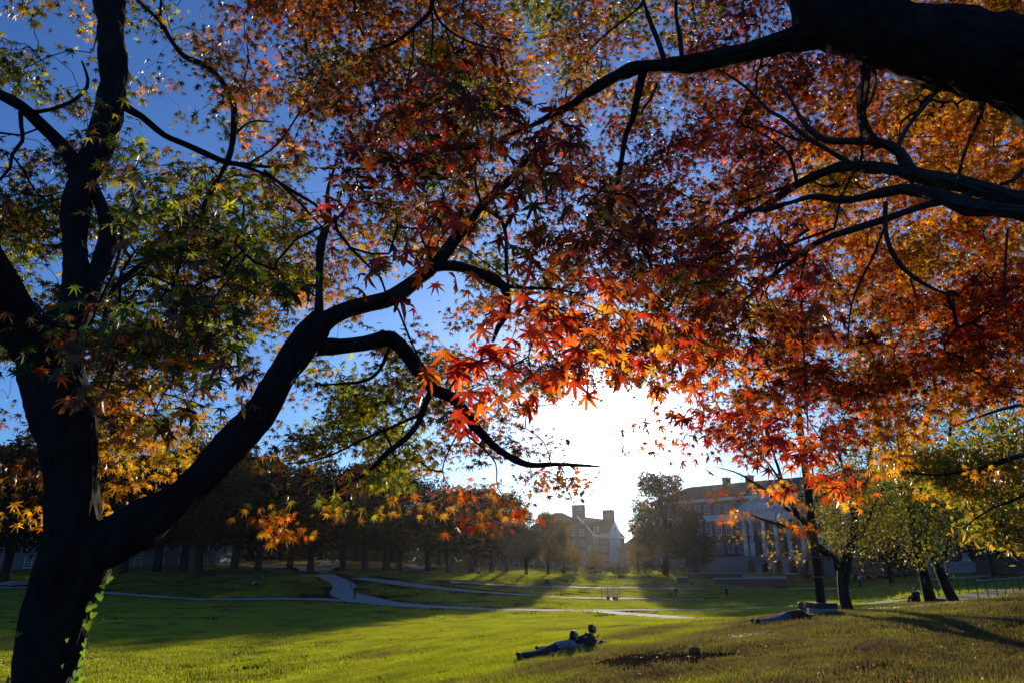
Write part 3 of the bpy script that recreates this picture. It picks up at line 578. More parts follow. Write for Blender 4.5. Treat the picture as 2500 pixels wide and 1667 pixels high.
def bil(g, px, py):
    x = np.clip(px/100 - .5, 0, g.shape[1]-1.001); y = np.clip(py/100 - .5, 0, g.shape[0]-1.001)
    i, j = y.astype(int), x.astype(int); fy, fx = y-i, x-j
    return g[i, j]*(1-fy)*(1-fx) + g[i+1, j]*fy*(1-fx) + g[i, j+1]*(1-fy)*fx + g[i+1, j+1]*fy*fx
from mathutils import noise as mnoise
def depth_at(px, py):
    xs = [0, 250, 600, 1000, 1400, 1700, 2000, 2500]; ds = [4.1, 4.5, 4.9, 5.1, 5.8, 5.7, 5.5, 5.1]
    return np.interp(px, xs, ds)
cl = []   # cluster: px, py, depth, n leaves, radius, palette letters, droop
ncand = 25000
cx, cyy = rng.uniform(-120, 2620, ncand), rng.uniform(-150, 1290, ncand)
nf = np.array([mnoise.noise((a/105, b/80, 3.1)) + .8*mnoise.noise((a/46, b/34, 9.1)) for a, b in zip(cx, cyy)])
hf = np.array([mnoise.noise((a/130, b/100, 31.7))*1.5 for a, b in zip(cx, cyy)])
d = bil(DG, cx, cyy)
cov = np.clip(d/10 + nf*1.05*(d > 0)*np.where(d > 8.3, .55, 1), 0, .97); od = -np.log(1-cov)*np.interp(d, [3, 7.5, 8.5], [.36, .80, .98])
keep = rng.uniform(0, 4.6, ncand) < od
holes = ((cx-1490)**2 + ((cyy-1060)*1.1)**2 < 130**2)
keep &= ~holes
for a, b, o_, hh in zip(cx[keep], cyy[keep], od[keep], hf[keep]):
    Y = float(depth_at(a, b)) * (rng.uniform(.90, 1.22) if a > 1750 else rng.uniform(.86, 1.32))
    col = CLR[int(np.clip((b + rng.normal(0, 35))//100, 0, 12))][int(np.clip((a + rng.normal(0, 35))//100, 0, 24))]
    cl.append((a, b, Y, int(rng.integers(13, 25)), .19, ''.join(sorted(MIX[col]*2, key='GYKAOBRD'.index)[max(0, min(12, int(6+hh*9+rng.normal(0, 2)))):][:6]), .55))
NEAR = [  # large leaves close to the camera: (px, py, depth, leaves, palette)
 *[(x, y, 2.35, 9, 'YYYGA') for x, y in [(330,460),(400,470),(350,520),(420,540),(460,500),(380,590),(300,560),(440,600),(500,560)]],
 *[(x, y, 2.2, 10, 'KGKGKB') for x, y in [(350,650),(420,680),(300,740),(360,740),(440,740),(510,680),(560,640),(620,640),(670,660),(480,790),(400,830),(540,760),(600,560),(640,720),(320,830),(250,860),(570,590)]],  # olive and green set dark to paint the shade these hang in
 *[(x, y, 2.2, 7, 'KGKBAG') for x, y in [(430,910),(500,880),(540,840),(500,990),(400,960),(380,1000),(230,930),(580,900)]],
 *[(x, y, 2.7, 9, 'YYGB') for x, y in [(245,290),(265,330),(230,380),(300,340),(250,420),(330,380)]],
 *[(x, y, 2.75, 10, 'DBKG') for x, y in [(120,780),(170,800),(210,810),(100,850),(60,880),(190,860),(230,770)]],
 *[(x, y, 1.9, 10, 'DDKDRB') for x, y in [(1150,150),(1110,200),(1180,220),(1060,250),(1010,290),(960,320),(910,380),(1120,270),(870,430),(850,500),(960,400),(1020,360),(1210,330),(1280,350),(1340,330),(1250,280),(1160,380),(1070,440),(1390,360),(1300,420),(960,480),(1200,450)]],
 *[(x, y, 1.95, 6, 'RDROB') for x, y in [(905,620),(930,680),(950,620),(820,540),(1040,560),(1075,510)]],
 *[(x, y, 1.9, 5, 'RO') for x, y in [(1045,620),(1065,650),(1072,520),(985,290)]],
 *[(x, y, 1.9, 7, 'ROOR') for x, y in [(1110,930),(1135,900),(1085,965),(1260,800),(1300,830),(1335,800),(1290,870),(1345,860),(1240,900),(1210,870),(1200,940),(1170,880),(1300,930),(1380,910)]],
 *[(x, y, 2.1, 8, 'OORA') for x, y in [(1400,780),(1450,760),(1480,820),(1510,860),(1530,790),(1430,860),(1560,840),(1470,700),(1400,700),(1350,740),(1600,780),(1500,740),(1290,740),(1250,690),(1340,660)]],
 *[(x, y, 2.1, 10, 'DBDOK') for x, y in [(1500,560),(1560,620),(1430,600),(1380,520),(1330,560),(1450,500),(1280,600),(1600,540),(1540,480),(1650,640),(1400,440),(1250,520)]],
 *[(x, y, 2.5, 10, 'DDBRO') for x, y in [(1850,580),(1880,640),(1920,600),(1950,660),(1960,720),(1850,700),(1900,760),(1940,800),(1800,640),(1760,560),(1830,820),(1780,720),(1980,760),(1700,650),(1750,620)]],
 *[(x, y, 2.9, 10, 'OAOR') for x, y in [(1660,780),(1700,830),(1750,850),(1720,900),(1790,900),(1850,900),(1680,940),(1830,960),(1650,880)]],
 *[(x, y, 3.2, 10, 'DRRO') for x, y in [(1740,980),(1780,1010),(1800,1060),(1830,1040),(1760,1060),(1700,1000),(1870,1000),(1850,1080)]],
 *[(x, y, 2.9, 9, 'OORR') for x, y in [(1950,1080),(1990,1100),(2030,1110),(1985,1140),(2010,1160),(2050,1140),(1950,1030),(2040,1060),(1900,1060)]],
 *[(x, y, 4.6, 8, 'RODO') for x, y in [(1600,1010),(1590,1050),(1610,1080),(1640,1060),(1620,980),(1650,1020),(1690,1090),(1580,1020)]],
 *[(x, y, 6.0, 9, 'OABO') for x, y in [(1440,930),(1470,950),(1480,985),(1455,960),(1420,930),(1390,960),(1350,985),(1360,940)]],
 *[(x, y, 3.6, 8, 'YYAG') for x, y in [(700,1170),(680,1210),(760,1200),(900,1180),(860,1200),(830,1160),(950,1160),(990,1100)]],
 *[(x, y, 4.2, 8, 'OARA') for x, y in [(1110,1240),(1140,1250),(1130,1225),(1160,1240),(1265,1235),(1250,1215),(790,1160),(810,1150),(820,1180),(1060,1190),(980,1190),(1240,1180),(1190,1200)]],
]
for a, b, Y, n, pl in NEAR:
    n = int(n*1.35) if a < 700 or (700 < a < 1450 and b < 500) or a > 1650 else n
    cl.append((a, b, Y, n, .075 + .035*Y, pl, .85))
# canopy that goes on above, behind and beside the picture
for _ in range(520):
    a = rng.uniform(-1500, 4000); b = rng.uniform(-1500, -150) if rng.uniform() < .7 or -120 < a < 2620 else rng.uniform(-200, 1000)
    if -120 < a < 2620 and b > -150: continue
    cl.append((a, b, rng.uniform(3.2, 5.5), 13, .22, 'BAODRY' if a < 1600 else 'OARD', .5))
C = np.array([tuple(P(c[0], c[1], c[2])) for c in cl]); SKp = np.array(SK_pos); SKr = np.array(SK_rad); SKt = np.array(SK_tree)
# --- twigs: join every cluster to the nearest wood, growing outwards from the limbs
d0 = np.empty(len(C)); 
for i in range(0, len(C), 500): d0[i:i+500] = np.sqrt(((C[i:i+500, None]-SKp[None])**2).sum(-1)).min(1)
order = np.argsort(d0); NP = np.zeros((len(SKp) + len(C)*5+10, 3)); NP[:len(SKp)] = SKp; par = -np.ones(len(NP), int); tr_ = np.zeros(len(NP), int); tr_[:len(SKp)] = SKt; cnt = len(SKp); tipn = {}
for ci in order:
    c = C[ci]; dd = ((NP[:cnt]-c)**2).sum(1); j = int(dd.argmin()); a = NP[j]; Ld = math.sqrt(dd[j])
    k = 1 if Ld < .08 else 2 if Ld < .18 else 3 if Ld < .32 else 5; prev = j
    bend = rng.normal(0, .13*Ld, 3); bend[2] += .10*Ld
    for s in range(1, k+1):
        f = s/k; q = a + (c-a)*f + bend*math.sin(math.pi*f) + (rng.normal(0, .02*Ld, 3) if s < k else 0)
        NP[cnt] = q; par[cnt] = prev; tr_[cnt] = tr_[j]; prev = cnt; cnt += 1
    tipn[ci] = prev
    if cnt > len(NP) - 6: break
w = np.zeros(cnt); 
for ci, nd_ in tipn.items(): w[nd_] += 1
for i in range(cnt-1, len(SKp)-1, -1): w[par[i]] += w[i] if par[i] >= len(SKp) else 0
rad = 0.0012 * np.maximum(w, 1)**.36
e1 = np.arange(len(SKp), cnt); e0 = par[e1]; ra = np.where(e0 >= len(SKp), rad[np.minimum(e0, cnt-1)], np.minimum(rad[e1]*1.1, .02)); rb = rad[e1]
for ti, root in enumerate(TREES):
    s = tr_[e1] == ti; A_, B_ = NP[e0[s]], NP[e1[s]]; dv_ = B_-A_; ln_ = np.linalg.norm(dv_, axis=1, keepdims=True)+1e-9; dv_ = dv_/ln_
    ref = np.where(np.abs(dv_[:, 2:3]) > .9, [[1, 0, 0]], [[0, 0, 1]]); u_ = np.cross(dv_, ref); u_ /= np.linalg.norm(u_, axis=1, keepdims=True); v_ = np.cross(dv_, u_)
    vv = []
    for (Q, rr_) in ((A_, ra[s]), (B_, rb[s])):
        for k in range(4):
            an = math.pi/2*k; vv.append(Q + (u_*math.cos(an) + v_*math.sin(an))*rr_[:, None])
    vv = np.stack(vv, 1).reshape(-1, 3) - np.array(root.location); b = np.arange(s.sum())[:, None]*8
    fq = np.concatenate([b + [k, (k+1) % 4, (k+1) % 4+4, k+4] for k in range(4)], 1)
    me = np_mesh('twigs', vv, fq, 4, True); me.materials.append(M['bark']); tag(link('twigs', me, root), kind='stuff')
# --- leaves
Lp, Ld_, Ln, Ls, Lt, Ltree = [], [], [], [], [], []
for ci, nd_ in tipn.items():
    px, py, Y, n, rad_c, pl, droop = cl[ci]; c = C[ci]; pdir = NP[nd_] - NP[par[nd_]]; pdir = pdir/(np.linalg.norm(pdir)+1e-9)
    near = Y < 3.4
    off = rng.normal(0, 1, (n, 3)); off /= np.linalg.norm(off, axis=1, keepdims=True); off *= rad_c*rng.uniform(.25, 1.1, (n, 1)); off[:, 2] *= .42; off += pdir*rad_c*.3
    out = off*[1, 1, .6]/rad_c + pdir*.5 + rng.normal(0, .45, (n, 3)); out[:, 2] -= droop
    up = rng.normal(0, .42, (n, 3)) + [0, 0, 1]
    if near: up = up + [0, -.5, 0]
    tcol = np.array([PAL[rng.choice(list(pl))] for _ in range(n)]) * rng.uniform(.6, 1.2, (n, 1)) * (1.0 if near else float(rng.choice([.75, .9, 1.1, 1.25] if px > 1750 and py > 120 else [.45, .65, .85, 1.05]))) * rng.uniform(.85, 1.15, (n, 3))  # each cluster darkened at random for canopy shade, brighter on the sunlit right
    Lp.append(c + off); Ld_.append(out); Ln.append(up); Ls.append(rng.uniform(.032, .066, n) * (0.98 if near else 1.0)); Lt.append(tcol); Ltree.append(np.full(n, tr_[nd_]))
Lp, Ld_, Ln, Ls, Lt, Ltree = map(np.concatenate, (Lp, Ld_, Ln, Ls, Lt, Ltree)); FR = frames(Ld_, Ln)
dl = np.linalg.norm(Lp - [0, 0, CZ], axis=1); ok = dl > .9; Lp, FR, Ls, Lt, Ltree, dl = Lp[ok], FR[ok], Ls[ok], Lt[ok], Ltree[ok], dl[ok]
print('leaves', len(Lp))
dcm = Lp[:, 1]*cP + (Lp[:, 2]-CZ)*sP; pxx = 1250 + F*Lp[:, 0]/dcm; pyy = 833.5 - F*(-(Lp[:, 1])*sP + (Lp[:, 2]-CZ)*cP)/dcm
inview = (pxx > 0) & (pxx < 2500) & (pyy > 0) & (pyy < 1667)
TQ = [0, 0, 0]
for ti, root in enumerate(TREES):
    idx = np.nonzero(Ltree == ti)[0]; size = np.where(inview[idx], Ls[idx]/dl[idx], 0); o_ = idx[np.argsort(-size)]; big, rest = o_[:300], o_[300:]
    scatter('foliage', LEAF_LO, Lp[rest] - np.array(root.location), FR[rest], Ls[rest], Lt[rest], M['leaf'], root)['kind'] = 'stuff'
    # the largest leaves are objects of their own; alike ones share a mesh
    q = np.round(np.log(np.maximum(Lt[big], .005))*2.0).astype(int); vid = rng.integers(0, 6, len(big)); cache = {}
    for j, i in enumerate(big):
        key = (int(vid[j]), *[int(z) for z in q[j]])
        if key not in cache:
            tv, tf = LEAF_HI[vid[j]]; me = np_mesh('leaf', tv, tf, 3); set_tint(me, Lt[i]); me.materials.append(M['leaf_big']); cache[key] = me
        o = link('leaf', cache[key], root); m4 = Matrix([[*(FR[i][r_]*Ls[i]), 0] for r_ in range(3)] + [[0, 0, 0, 1]])
        m4.translation = Vector(Lp[i]) - root.location; o.matrix_local = m4
# ---------------------------------------------------------------- broadleaf trees further off
def crown_blobs(w, h, n, r_, seed):
    """lumps that fill an egg of half width w and height h from the crown's base"""
    rr = random.Random(seed); b = []
    for i in range(n):
        z = rr.uniform(.12, .93); m = w*math.sin(math.pi*min(1, z**.8*.92+.06))**.6; a = rr.uniform(0, 6.28); q = m*math.sqrt(rr.uniform(.05, 1))*.8
        b.append((q*math.cos(a), q*math.sin(a), z*h, w*rr.uniform(.22, .40)*r_))
    return b
def crown_leaves(blobs, n, size, cols, flat=.75, template=None, drop=0.0):
    tot = np.array([b[3]**2 for b in blobs]); k = rng.choice(len(blobs), n, p=tot/tot.sum()); B = np.array(blobs)[k]
    d = rng.normal(0, 1, (n, 3)); d /= np.linalg.norm(d, axis=1, keepdims=True); rad = B[:, 3:4]*rng.uniform(.35, 1.0, (n, 1))**.6*(1+.45*rng.normal(0, 1, (n, 1)).clip(-1, 1)*.6)
    pos = B[:, :3] + d*rad*[1, 1, flat]
    out = d + rng.normal(0, .6, (n, 3)); out[:, 2] -= drop; up = rng.normal(0, .7, (n, 3)) + [0, 0, .7]
    hue = rng.uniform(0, 1, len(blobs))[k]; c0, c1 = np.array(cols[0]), np.array(cols[1])
    mixv = np.clip(hue + rng.normal(0, .25, n), 0, 1)[:, None]; tint = (c0*(1-mixv) + c1*mixv)*rng.uniform(.65, 1.35, (n, 1))
    return pos, frames(out, up), size*rng.uniform(.6, 1.3, n), tint
def leafy(name, data, templates, mat, parent=None):
    return scatter(name, templates, *data, mat, parent)
CARD = (np.array([(0, 0, 0), (.45, -.34, .04), (1, 0, -.05), (.45, .34, .04)], np.float32), np.array([(0, 1, 2), (0, 2, 3)], np.int32))
def tree_wood(h_tr, h, w, r0, blobs, lean=(0, 0), seed=0, extra=0):
    rr = random.Random(seed); mb = MB(); top = Vector((lean[0], lean[1], h*.72))
    ln = [(Vector((0, 0, -.3)), r0*1.5), (Vector((0, 0, .3)), r0*1.1), (Vector((lean[0]*.25, lean[1]*.25, h_tr)), r0*.85), (Vector((lean[0]*.6+rr.uniform(-.3, .3), lean[1]*.6, h*.45)), r0*.55), (top, r0*.12)]
    ln = catmull(ln, .6); mb.tube([p for p, r in ln], [r for p, r in ln], 9, .05)
    for b in blobs[:18+extra]:
        e = Vector(b[:3]); zz = min(max(e.z*.55, h_tr*.9), h*.6); f = zz/(h*.72); s = Vector((lean[0]*f, lean[1]*f, zz)); mid = s.lerp(e, .5) + Vector((0, 0, .08*h)) * rr.uniform(-.3, 1)
        l2 = catmull([(s, r0*.38), (mid, r0*.22), (e, r0*.06)], .7); mb.tube([p for p, r in l2], [r for p, r in l2], 5)
    return mb
GREENS = ((.045, .055, .012), (.16, .13, .02))
far_meshes = []
for i in range(5):
    bl = crown_blobs(4.2, 10.5, 46, 1.0, i+3); bl = [(x, y, z*1.08+2.0, r_) for x, y, z, r_ in bl]
    wd = tree_wood(3.4, 13.5, 4.2, .33, bl, (random.uniform(-.6, .6), 0), i).mesh('trunk', True, M['bark_far'])
    tmp = leafy('crown', crown_leaves(bl, 9000, .34, GREENS), [CARD], M['leaf_far']); cm = tmp.data; bpy.data.objects.remove(tmp)
    far_meshes.append((wd, cm))
def far_tree(px, py, Y, top_py, var, label, group, col=(1, 1, 1), wide=1.0, cat='tree'):
    g = P(px, py, Y); z0 = gz(g.x, g.y); top = P(px, top_py, Y).z; s = (top - z0)/13.6
    r = empty('tree', (g.x, g.y, z0 - .05), random.uniform(0, 6.28), label, cat, group); r.scale = (s*wide, s*wide, s)
    wd, cm = far_meshes[var % 5]; link('trunk', wd, r); c = link('crown', cm, r); c['kind'] = 'stuff'; c.color = (*col, 1); return r
ORD = ['first','second','third','fourth','fifth','sixth','seventh','eighth','ninth','tenth','eleventh','twelfth','thirteenth','fourteenth','fifteenth','sixteenth','seventeenth','eighteenth','nineteenth','twentieth']
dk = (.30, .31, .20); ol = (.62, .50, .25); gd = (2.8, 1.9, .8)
front = [(12,1402,128,1075,1.25),(95,1408,124,1050,1.25),(300,1404,126,1105,1.2),(381,1402,128,1085,1.2),(446,1404,126,1068,1.2),(481,1410,120,1060,1.25),(570,1399,132,1092,1.25),(629,1396,134,1108,1.2),(707,1393,136,1130,1.2),(757,1396,135,1120,1.2),(837,1396,135,1133,1.25),(890,1394,137,1120,1.2),(942,1393,138,1118,1.25),(973,1394,138,1150,1.2),(1044,1395,138,1162,1.3),(1095,1396,138,1185,1.2),(1150,1397,139,1180,1.25),(1200,1397,139,1205,1.15),(1235,1397,139,1196,1.05),(1285,1397,141,1232,.85)]
for i, (px, py, Y, tp, wd_) in enumerate(front):
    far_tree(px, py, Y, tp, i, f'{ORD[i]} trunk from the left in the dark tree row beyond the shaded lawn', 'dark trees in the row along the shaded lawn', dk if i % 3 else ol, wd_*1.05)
back = [(-60,1390,170,1080),(60,1388,172,1090),(180,1388,172,1100),(270,1386,174,1110),(350,1385,175,1100),(520,1380,176,1082),(610,1380,178,1120),(680,1380,178,1150),(780,1378,180,1150),(870,1378,180,1160),(960,1380,180,1165),(1070,1382,180,1195),(1160,1384,180,1205)]
for i, (px, py, Y, tp) in enumerate(back):
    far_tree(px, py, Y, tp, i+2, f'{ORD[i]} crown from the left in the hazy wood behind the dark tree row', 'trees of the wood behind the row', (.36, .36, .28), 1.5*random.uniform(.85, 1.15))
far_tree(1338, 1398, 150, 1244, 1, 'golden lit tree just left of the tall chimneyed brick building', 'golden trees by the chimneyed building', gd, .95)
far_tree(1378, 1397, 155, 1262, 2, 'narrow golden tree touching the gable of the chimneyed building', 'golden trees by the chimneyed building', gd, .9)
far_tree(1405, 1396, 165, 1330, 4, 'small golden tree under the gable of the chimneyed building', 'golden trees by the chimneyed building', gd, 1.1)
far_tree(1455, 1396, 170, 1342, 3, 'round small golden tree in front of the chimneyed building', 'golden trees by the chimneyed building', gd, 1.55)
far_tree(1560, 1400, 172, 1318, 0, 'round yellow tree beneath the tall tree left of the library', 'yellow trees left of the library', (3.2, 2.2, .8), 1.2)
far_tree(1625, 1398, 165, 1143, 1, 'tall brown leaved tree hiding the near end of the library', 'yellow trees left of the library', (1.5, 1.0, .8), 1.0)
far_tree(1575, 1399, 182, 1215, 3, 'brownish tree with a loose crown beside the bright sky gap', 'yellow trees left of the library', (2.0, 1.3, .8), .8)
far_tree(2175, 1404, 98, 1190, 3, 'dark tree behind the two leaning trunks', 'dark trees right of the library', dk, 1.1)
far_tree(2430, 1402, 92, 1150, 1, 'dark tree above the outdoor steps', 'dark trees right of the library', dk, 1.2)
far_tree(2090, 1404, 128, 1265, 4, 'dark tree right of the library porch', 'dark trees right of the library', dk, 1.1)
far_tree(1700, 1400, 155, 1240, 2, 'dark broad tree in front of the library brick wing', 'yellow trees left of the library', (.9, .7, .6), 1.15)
# hedges and bushes along the terrace
def bush(x, y, w, d_, h, label, col, group='bushes and hedges along the terraces', name='bush', n=2200):
    z0 = gz(x, y); bl = [(random.uniform(-w, w), random.uniform(-d_, d_), random.uniform(.3, .75)*h, random.uniform(.28, .45)*h) for _ in range(int(10+6*w/h))]
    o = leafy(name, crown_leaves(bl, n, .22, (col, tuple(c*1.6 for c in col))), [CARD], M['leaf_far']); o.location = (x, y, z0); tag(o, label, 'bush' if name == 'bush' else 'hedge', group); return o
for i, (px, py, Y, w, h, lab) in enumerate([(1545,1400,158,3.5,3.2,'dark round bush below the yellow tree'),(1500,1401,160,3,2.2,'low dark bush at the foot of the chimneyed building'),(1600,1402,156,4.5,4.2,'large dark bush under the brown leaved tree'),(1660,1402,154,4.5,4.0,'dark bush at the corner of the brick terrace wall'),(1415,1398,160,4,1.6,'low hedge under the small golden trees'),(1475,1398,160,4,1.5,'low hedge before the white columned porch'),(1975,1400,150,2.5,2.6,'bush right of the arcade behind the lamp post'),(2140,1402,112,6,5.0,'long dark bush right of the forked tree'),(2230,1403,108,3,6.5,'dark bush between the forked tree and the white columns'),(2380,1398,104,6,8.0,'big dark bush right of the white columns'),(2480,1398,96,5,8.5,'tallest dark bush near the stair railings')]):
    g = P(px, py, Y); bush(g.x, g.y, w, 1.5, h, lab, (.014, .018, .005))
# ---------------------------------------------------------------- trees at the crest of the bank
def near_tree(px, py, Y, limbs, label, leaves=None, mat='bark_far'):
    b = G(px, py) if Y is None else P(px, py, Y); b.z = gz(b.x, b.y); r = empty('tree', tuple(b), 0, label, 'tree'); mb = None; allp = []
    for k, l in enumerate(limbs):
        ln = catmull(limb(l), .25)
        if k == 0: ln = [(Vector((ln[0][0].x, ln[0][0].y, b.z - .2)), ln[0][1]*1.35)] + ln
        MB().tube([p - b for p, q in ln], [q for p, q in ln], 10, .06).build('trunk' if k == 0 else 'branch', M[mat], r, True); allp += [(p, q) for p, q in ln]
    return r, b, allp
def grow_twigs(root, base, pts, targets, rmin=.004, mat='bark_far', k=3):
    """bare twigs that reach from the limbs to targets"""
    S = np.array([tuple(p) for p, q in pts]); NPt = np.zeros((len(S)+len(targets)*k, 3)); NPt[:len(S)] = S; c_ = len(S); E = []
    tg = np.array(targets); o_ = np.argsort(((tg[:, None]-S[None])**2).sum(-1).min(1))
    for i in o_:
        dd = ((NPt[:c_]-tg[i])**2).sum(1); j = int(dd.argmin()); a = NPt[j].copy(); prev = a; Ln_ = math.sqrt(dd[j]); bnd = rng.normal(0, .12*Ln_, 3)
        for s in range(1, k+1):
            q = a+(tg[i]-a)*s/k + bnd*math.sin(math.pi*s/k); NPt[c_] = q; c_ += 1; E.append((prev, q)); prev = q
    E = np.array(E); A_, B_ = E[:, 0], E[:, 1]; dv_ = B_-A_; dv_ /= np.linalg.norm(dv_, axis=1, keepdims=True)+1e-9; u_ = np.cross(dv_, [[.3, .9, .2]]); u_ /= np.linalg.norm(u_, axis=1, keepdims=True)+1e-9; v_ = np.cross(dv_, u_)
    vv = np.stack([Q+(u_*math.cos(a)+v_*math.sin(a))*rmin for Q in (A_, B_) for a in (0, 2.09, 4.19)], 1).reshape(-1, 3) - np.array(base); bb_ = np.arange(len(E))[:, None]*6
    me = np_mesh('twigs', vv, np.concatenate([bb_+[q, (q+1) % 3, (q+1) % 3+3, q+3] for q in range(3)], 1), 4, True); me.materials.append(M[mat]); link('twigs', me, root)['kind'] = 'stuff'
def region_pts(cells, n, Y0, Y1):
    """points in the air seen through the given (px, py, radius px) discs, between two distances"""
    out = []
    for px, py, r_ in cells:
        for _ in range(n):
            a, q = random.uniform(0, 6.28), r_*math.sqrt(random.random()); out.append(tuple(P(px+q*math.cos(a), py+q*math.sin(a), random.uniform(Y0, Y1))))
    return out
def near_foliage(root, base, centres, rad, per, size, cols, template, mat, drop=.4):
    n = len(centres)*per; c = np.repeat(np.array(centres), per, 0); pos = c + rng.normal(0, rad, (n, 3))*[1, 1, .7]
    d = rng.normal(0, 1, (n, 3)); d[:, 2] -= drop; k = rng.uniform(0, 1, len(centres)).repeat(per)+rng.normal(0, .2, n); k = np.clip(k, 0, 1)[:, None]
    tint = (np.array(cols[0])*(1-k)+np.array(cols[1])*k)*rng.uniform(.6, 1.4, (n, 1))
    scatter('foliage', template, pos-np.array(base), frames(d, rng.normal(0, .7, (n, 3))+[0, 0, .8]), size*rng.uniform(.7, 1.3, n), tint, mat, root)['kind'] = 'stuff'
OAK = [oak_template()]
Yt = 21.5
r, b, ap = near_tree(2066, 1491, Yt, [[(2070,1491,Yt,30),(2062,1460,Yt,26),(2058,1430,Yt,25),(2060,1395,Yt,30),(2070,1350,Yt,22),(2084,1300,Yt,20),(2088,1262,Yt,18),(2100,1225,Yt,13),(2115,1180,Yt,10),(2120,1130,Yt,8),(2135,1060,Yt,6),(2140,980,Yt,4)],
  [(2062,1395,Yt,22),(2045,1378,Yt,22),(2020,1352,Yt-.3,20),(1995,1332,Yt-.5,18),(1980,1310,Yt-.6,15),(1960,1270,Yt-.8,13),(1935,1235,Yt-1,11),(1915,1190,Yt-1.2,9),(1900,1140,Yt-1.3,7),(1880,1080,Yt-1.4,5),(1870,1020,Yt-1.5,3)],
  [(2088,1262,Yt,13),(2075,1232,Yt,11),(2066,1200,Yt,10),(2062,1160,Yt,8),(2050,1110,Yt,6),(2040,1050,Yt,4)],
  [(1980,1310,Yt-.6,10),(1940,1290,Yt-.9,9),(1900,1280,Yt-1.2,7),(1850,1262,Yt-1.5,5),(1820,1250,Yt-1.8,3)],
  [(1960,1270,Yt-.8,9),(1920,1240,Yt-1,8),(1880,1205,Yt-1.3,7),(1830,1170,Yt-1.6,5),(1790,1150,Yt-1.8,4),(1750,1140,Yt-2,2)],
  [(1935,1235,Yt-1,7),(1900,1165,Yt-1.2,6),(1860,1110,Yt-1.5,4),(1820,1060,Yt-1.7,3)],
  [(1970,1290,Yt-.7,8),(1975,1230,Yt-.5,7),(1985,1160,Yt-.3,5),(1975,1090,Yt,3)],
  [(2080,1330,Yt,10),(2110,1290,Yt,9),(2130,1240,Yt,7),(2160,1180,Yt,5)]],
  'forked tree beside the lamp post, half bare and half yellow green')
tw = region_pts([(1800,1180,90),(1850,1120,100),(1920,1160,90),(1780,1120,60),(1870,1060,80),(1950,1090,80),(1850,1240,80),(1930,1270,50),(1900,1330,60),(1830,1300,50)], 22, Yt-2.6, Yt+.6)
grow_twigs(r, b, ap, tw, .0045)
lc = region_pts([(2060,1250,60),(2120,1230,60),(2040,1180,50),(2110,1150,60),(2040,1320,45),(2110,1320,45),(2150,1280,50),(2180,1200,60),(2060,1110,50),(2150,1090,60),(2010,1250,25)], 34, Yt-2, Yt+2)
near_foliage(r, b, lc, .22, 22, .085, ((.07, .09, .010), (.29, .21, .014)), OAK + [CARD], M['leaf'])
near_foliage(r, b, region_pts([(1850,1340,45),(1830,1240,60),(1920,1280,50),(1900,1230,60),(1940,1330,40),(1790,1300,40)], 5, Yt-2.5, Yt), .10, 7, .08, ((.4, .25, .02), (.6, .3, .02)), [CARD], M['leaf'])
def bigtree(px, py, Y, limbs, label, cells, nper, size, cols, dep=3.0, per=22, rad=.3):
    r, b, ap = near_tree(px, py, Y, limbs, label); lc = region_pts(cells, nper, Y-dep, Y+dep); grow_twigs(r, b, ap, [lc[i] for i in range(0, len(lc), 2)], .007); near_foliage(r, b, lc, rad, per, size, cols, OAK+[CARD], M['leaf']); return r
Ya = 23.0
bigtree(2262, 1478, Ya, [[(2275,1478,Ya,29),(2262,1430,Ya,24),(2250,1380,Ya,21),(2235,1320,Ya,24),(2225,1250,Ya,20),(2215,1150,Ya,17),(2195,1000,Ya,13),(2180,850,Ya,9),(2160,700,Ya,6)],
  [(2235,1320,Ya,14),(2270,1260,Ya,12),(2300,1180,Ya,10),(2320,1050,Ya,7),(2330,900,Ya,4)],[(2222,1230,Ya,11),(2180,1160,Ya,9),(2150,1060,Ya,7),(2120,950,Ya,4)]],
  'tree with a slim leaning trunk where the dark seated figure rests', [(2200,1150,90),(2250,1050,100),(2180,980,90),(2160,850,90),(2230,900,90),(2090,760,90),(2060,680,60),(2150,700,80),(2240,760,90),(2280,1200,70),(2200,1260,60),(2100,900,70),(2120,1020,60),(2260,1320,50),(2330,1260,50)], 60, .10, ((.055, .075, .010), (.22, .18, .014)))
Yb = 25.0
bigtree(2312, 1470, Yb, [[(2330,1470,Yb,28),(2310,1430,Yb,23),(2290,1380,Yb,20),(2262,1320,Yb,20),(2250,1260,Yb,17),(2245,1180,Yb,14),(2260,1050,Yb,11),(2290,900,Yb,8)],[(2290,1380,Yb,13),(2310,1340,Yb,11),(2325,1290,Yb,9),(2350,1200,Yb,7),(2380,1080,Yb,4)]],
  'tree with the trunk leaning left next to the stair railings', [(2300,1100,100),(2380,1150,100),(2400,1040,100),(2330,950,100),(2440,930,100),(2460,780,90),(2400,640,90),(2480,600,80),(2300,700,90),(2330,560,80),(2350,1230,60),(2220,620,80),(2450,480,70),(2270,830,80),(2420,1260,60),(2230,1230,60),(2480,1180,60)], 60, .11, ((.05, .075, .012), (.22, .22, .02)))
